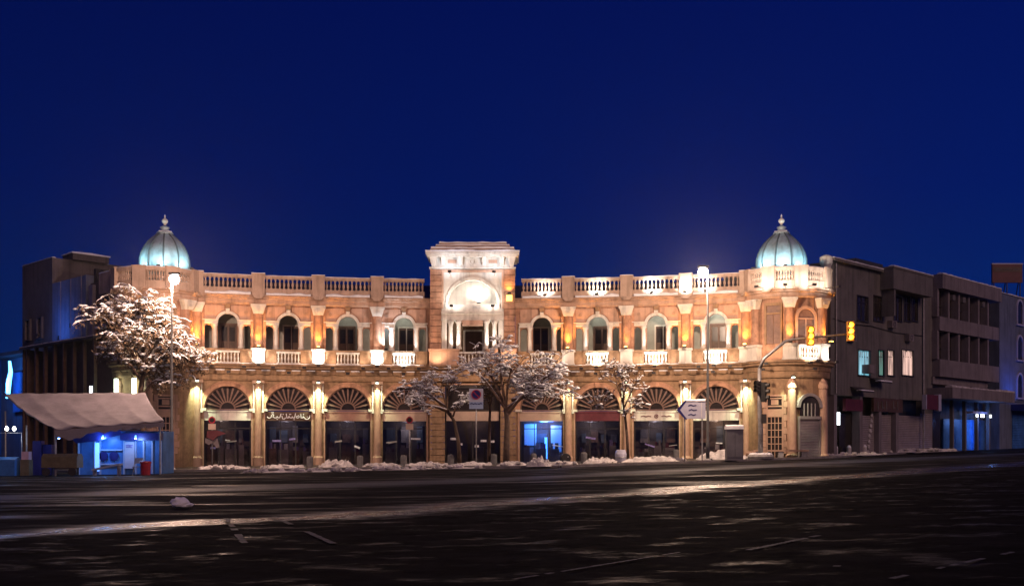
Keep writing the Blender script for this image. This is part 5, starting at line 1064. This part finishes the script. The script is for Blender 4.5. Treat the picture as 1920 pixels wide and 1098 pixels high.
snow_strip(-0.55, 0.55, -0.36, 0.34, 1.952, 0.32, 8).build('snow', M_snow, D_)
g_ = G(1480, 861); g_.z += 0.1; g_.y += 2.5
D_ = empty('stone_bench', g_, 'long low stone bench at the foot of the right corner turret', 'bench')
MB().box(-1.9, 1.9, -0.3, 0.3, 0.42, 0.54).build('seat', M_cornice, D_)
for x in (-1.6, 0, 1.6): MB().box(x-0.18, x+0.18, -0.24, 0.24, 0, 0.419).build('leg', M_conc, D_)
g_ = G(1410, 862); g_.z += 0.12
o_ = MB().blob((0, 0, 0.16), 0.5, 0.35, 0.34, 0.25, 9, 6).build('boulder', M_cornice, None, g_); tag(o_, 'rough tan boulder left of the traffic signal base', 'rock')
def heap(px, py, L, Dp, H, label, m, seed):
    g_ = G(px, py); mb = MB(); nx, ny = 28, 10; rnd = random.Random(seed); vs = []
    for j in range(ny+1):
        for i in range(nx+1):
            u, v = i/nx*2-1, j/ny*2-1; r_ = max(0, 1-(abs(u)**2.2+abs(v)**2.0))
            hh = H*(r_**0.6)*(0.55+0.75*abs(noise.noise((u*L*1.3+seed, v*2.1, seed*0.7)))+0.35*noise.noise((u*L*4, v*5, seed)))
            vs.append((u*L/2, v*Dp/2, max(-0.02, hh)+gz(g_.x+u*L/2)-gz(g_.x)))
    mb.add(vs, [(j*(nx+1)+i, j*(nx+1)+i+1, (j+1)*(nx+1)+i+1, (j+1)*(nx+1)+i) for j in range(ny) for i in range(nx)])
    for k in range(int(L*5)):
        u = rnd.uniform(-0.95, 0.95); s2 = rnd.uniform(0.05, 0.16); mb.blob((u*L/2, rnd.uniform(-0.5, 0.3)*Dp, rnd.uniform(0.05, H*0.5)*(1-abs(u))+s2*0.4+gz(g_.x+u*L/2)-gz(g_.x)), s2*1.4, s2, s2, 0.3)
    o_ = mb.build('snow_heap', m, None, (g_.x, g_.y, g_.z+0.10)); tag(o_, label, 'snow heap', 'snow heaps along the kerb')
heap(1355, 864, 3.4, 1.6, 0.75, 'largest snow heap, left of the boulder and signal pole', M_dsnow, 1)
heap(1225, 868, 4.2, 1.4, 0.42, 'lumpy bluish snow heap below the arrow sign', M_dsnow, 2)
heap(1125, 871, 2.2, 1.2, 0.45, 'snow heap left of the grey litter barrel', M_dsnow, 3)
heap(1010, 877, 1.5, 1.0, 0.62, 'small pointed snow heap by the blue shop', M_dsnow, 4)
heap(1690, 850, 9.0, 1.6, 0.38, 'long low snow bank by the right-hand shutters', M_dsnow, 5)
heap(1600, 855.5, 5.0, 1.0, 0.14, 'thin snow bank around the small pale bollards', M_dsnow, 6)
heap(632, 878.5, 2.2, 1.3, 0.62, 'rounded snow heap between the first two dark bollards', M_dsnow, 7)
for i, (px, py, L, lab) in enumerate(((530, 880, 3.0, 'thin snow ridge left of the first dark bollard'), (716, 877.5, 2.6, 'snow ridge right of the second dark bollard'), (800, 876.5, 2.8, 'snow ridge between the two bollards left of the tower'), (885, 875.5, 2.6, 'snow ridge at the foot of the no-stopping sign'), (960, 876, 2.0, 'snow ridge under the big central tree'), (1055, 874, 2.0, 'snow ridge around the black drum'), (420, 882, 3.2, 'snow ridge below the first arch from the left'))):
    heap(px, py, L, 0.9, 0.30, lab, M_dsnow, 20+i)
heap(560, 888, 6.0, 0.8, 0.10, 'slushy snow streak lying in the gutter at left', M_dsnow, 31)
heap(730, 884, 4.0, 0.6, 0.10, 'slushy snow streak lying in the gutter below the third arch', M_dsnow, 32)
heap(845, 881, 4.0, 0.6, 0.09, 'slushy snow streak lying in the gutter before the tower', M_dsnow, 33)
g_ = G(338, 952); mb = MB(); mb.blob((0, 0, 0.10), 0.20, 0.14, 0.14, 0.2, 10, 7); mb.blob((0.14, 0.02, 0.06), 0.16, 0.10, 0.07, 0.3, 8, 5)
tag(mb.build('plastic_bag', M_snow, None, g_), 'small crumpled white bag lying alone on the wet road', 'bag')
# low railing line behind the kerb
# ------------------------------------------------------------------ snow-covered trees
def grow(rnd, start, dirv, length, rad, depth, out, tw, droop, split, spread):
    n = 4; pts = [Vector(start)]; d = Vector(dirv).normalized(); rads = [rad]
    for i in range(n):
        d = (d+Vector((rnd.uniform(-1, 1), rnd.uniform(-1, 1), rnd.uniform(-0.6, 0.9)))*0.22+Vector((0, 0, -droop*(3-depth) if depth < 3 else 0))).normalized()
        pts.append(pts[-1]+d*length/n); rads.append(rad*(1-0.5*(i+1)/n))
    out.append((pts, rads, depth))
    if depth == 0: return
    for k in range(split[depth] if isinstance(split, dict) else split):
        t = rnd.uniform(0.35, 1.0) if k else 1.0
        i = min(n-1, int(t*n)); q = pts[i].lerp(pts[i+1], t*n-i); r2 = rads[i]*0.62
        ax = Vector((rnd.uniform(-1, 1), rnd.uniform(-1, 1), rnd.uniform(-0.35, 0.7))).normalized()
        nd = (d*(1-spread)+ax*spread*1.5).normalized()
        grow(rnd, q, nd, length*rnd.uniform(0.55, 0.82), max(r2, 0.012), depth-1, out, tw, droop, split, spread)
def tree(px, Y, trunk, limbs, label, seed, depth=4, split=3, spread=0.5, droop=0.05, snow=0.85, name='snowy_tree', clump=0.5, tr=0.17, llen=1.6, leaves=0, sth=0.024, csz=0.12):
    rnd = random.Random(seed); random.seed(seed)
    g_ = GY(px, Y); g_.z += 0.1
    Tt = empty(name, g_, label, 'tree', 'snow-covered trees on the pavement')
    tp = [Vector((W(a, b, Y)-g_)) for a, b in trunk]; tp[0].z = -0.1; tp[0].x = 0
    MB().tube(tp, [tr*(1.25-0.55*i/(len(tp)-1)) for i in range(len(tp))], 10).build('trunk', M_bark, Tt, smooth=True)
    br = []
    for (a, b), (c, d), ln in limbs:
        p0 = W(a, b, Y)-g_; p1 = W(c, d, Y)-g_; p1.y += rnd.uniform(-1.0, 1.0); mid = p0.lerp(p1, 0.5)+Vector((rnd.uniform(-.15, .15), rnd.uniform(-.3, .3), 0.15))
        br.append(([p0, p0.lerp(mid, 0.5), mid, mid.lerp(p1, 0.5), p1], [tr*0.6, tr*0.5, tr*0.42, tr*0.36, tr*0.28], depth))
        dv = (p1-mid).normalized()
        for k in range(5):
            t = 0.45+0.55*(k+rnd.random())/5; q = p0.lerp(p1, t) if t < 0.5 else mid.lerp(p1, (t-0.5)*2)
            ax = Vector((rnd.uniform(-1, 1), rnd.uniform(-1, 1), rnd.uniform(-0.2, 0.8))).normalized()
            grow(rnd, q, dv*0.6+ax, llen*ln*rnd.uniform(0.6, 1.0), tr*0.22, depth-1, br, 0, droop, split, spread)
    mb = MB(); sn = MB(); lf = MB()
    for pts, rads, dp in br:
        mb.tube(pts, [max(r, 0.014) for r in rads], 5 if dp > 1 else 4, False)
        dd = (pts[-1]-pts[0])
        if rnd.random() < snow and abs(dd.normalized().z) < 0.9:
            k = 0.6+0.8*rnd.random(); sp = []; sr = []
            for i in range(len(pts)):
                seg = (pts[min(i+1, len(pts)-1)]-pts[max(i-1, 0)]).normalized(); flat = max(0.15, 1-abs(seg.z)**1.5); r = max(rads[i], 0.012)
                rr = min(0.085, sth+r*0.8)*k*flat*(0.75+0.5*rnd.random()); sp.append(pts[i]+Vector((0, 0, r*0.7+rr*0.5))); sr.append(rr if 0 < i < len(pts)-1 else rr*0.6)
            sn.tube(sp, sr, 5)
        if dp <= 1 and rnd.random() < clump:
            c = pts[-1]; s2 = rnd.uniform(0.04, csz); sn.blob((c.x, c.y, c.z+0.03), s2*1.5, s2*1.3, s2*0.7, 0.3, 6, 4)
        if leaves and dp <= 1:
            for k in range(leaves):
                c = pts[rnd.randrange(1, len(pts))]+Vector((rnd.uniform(-.25, .25), rnd.uniform(-.25, .25), rnd.uniform(-.35, .05))); a = rnd.uniform(0, PI); s2 = rnd.uniform(0.04, 0.09)
                u = Vector((math.cos(a), math.sin(a), rnd.uniform(-.6, .6)))*s2; v = Vector((rnd.uniform(-.3, .3), rnd.uniform(-.3, .3), -1))*s2*1.8
                lf.add([c-u*0.3, c+u+v*0.5, c+v, c-u+v*0.5], [(0, 1, 2, 3)])
    crown = mb.build('branches', M_twig, Tt, smooth=True)
    tag(sn.build('snow', M_snow, Tt, smooth=True), kind='stuff')
    if leaves: tag(lf.build('leaves', M_leaf, Tt), kind='stuff')
    return Tt
# big tree at left
tree(268, 70.5, [(268, 880), (268, 800), (264, 730), (268, 700)],
     [((268, 700), (232, 625), 1.0), ((268, 700), (262, 592), 0.95), ((268, 700), (300, 600), 0.95), ((268, 705), (348, 662), 0.85), ((266, 715), (225, 665), 0.8), ((268, 700), (288, 640), 1.0), ((268, 705), (325, 650), 0.95), ((266, 700), (218, 605), 0.85), ((268, 700), (272, 580), 0.85), ((268, 740), (310, 702), 0.6), ((268, 700), (245, 580), 0.85), ((268, 700), (322, 618), 0.85), ((300, 690), (362, 668), 0.75)],
     'biggest tree, dense and loaded with snow, beside the left street lamp', 3, depth=4, split=3, spread=0.55, droop=0.11, snow=0.9, clump=0.22, tr=0.20, llen=1.75, leaves=5, sth=0.034, csz=0.16)
tree(862, 72, [(862, 872), (860, 830), (852, 790), (838, 765)],
     [((852, 790), (800, 735), 1.0), ((846, 775), (760, 745), 1.0), ((838, 765), (815, 715), 0.9), ((838, 765), (850, 715), 0.8), ((842, 770), (785, 760), 0.9), ((835, 762), (770, 725), 0.8), ((850, 780), (868, 745), 0.6)],
     'small leaning snow-covered tree left of the no-stopping sign', 11, depth=4, split=3, spread=0.55, droop=0.06, tr=0.12, llen=1.05, clump=0.12, csz=0.13, snow=0.75)
tree(949, 71.5, [(949, 873), (950, 830), (951, 790), (948, 765)],
     [((948, 765), (905, 680), 1.1), ((948, 765), (935, 650), 1.0), ((950, 775), (1010, 720), 1.2), ((950, 780), (990, 735), 1.0), ((948, 768), (1040, 700), 0.9), ((1000, 728), (1060, 735), 0.9), ((948, 765), (890, 690), 0.9), ((948, 765), (960, 690), 1.0), ((990, 730), (1060, 692), 0.35), ((960, 750), (1020, 745), 1.0)],
     'forked central snow-covered tree in front of the tower', 5, depth=4, split=3, spread=0.55, droop=0.04, tr=0.19, llen=1.2, clump=0.16, csz=0.16, snow=0.78)
tree(917, 73, [(917, 869), (917, 830), (918, 790), (919, 765)],
     [((919, 765), (905, 725), 0.6), ((919, 765), (930, 720), 0.6), ((919, 770), (915, 735), 0.5)], 'slender dark young tree directly behind the no-stopping sign', 21, depth=2, split=3, spread=0.4, snow=0.25, clump=0.1, tr=0.11, llen=0.9, name='young_tree', leaves=4)
tree(1178, 72.5, [(1178, 866), (1176, 820), (1172, 780), (1168, 755)],
     [((1168, 755), (1150, 700), 0.9), ((1170, 765), (1185, 730), 0.8), ((1168, 755), (1160, 690), 0.7), ((1172, 780), (1190, 760), 0.6), ((1170, 770), (1128, 765), 0.9), ((1168, 760), (1180, 700), 0.7)],
     'thin bare tree with tawny twigs before the second right arch', 31, depth=4, split=3, spread=0.5, snow=0.3, clump=0.08, tr=0.09, llen=0.95, name='bare_tree')

# ------------------------------------------------------------------ thin haze added so the lamps get a lens-like glow
hz = MB().box(-160, 160, -40, 320, -12, 40)
ho = hz.mesh('haze', M_snow); hm = bpy.data.materials.new('damp_air'); hm.use_nodes = True; hn = hm.node_tree
hn.nodes.remove(hn.nodes['Principled BSDF']); pvn = hn.nodes.new('ShaderNodeVolumePrincipled'); hn.links.new(pvn.outputs[0], hn.nodes['Material Output'].inputs['Volume'])
pvn.inputs['Density'].default_value = 0.0001; pvn.inputs['Color'].default_value = (0.95, 0.95, 1.0, 1); pvn.inputs['Anisotropy'].default_value = 0.86
ho.materials.clear(); ho.materials.append(hm); tag(obj('haze', ho), kind='stuff')
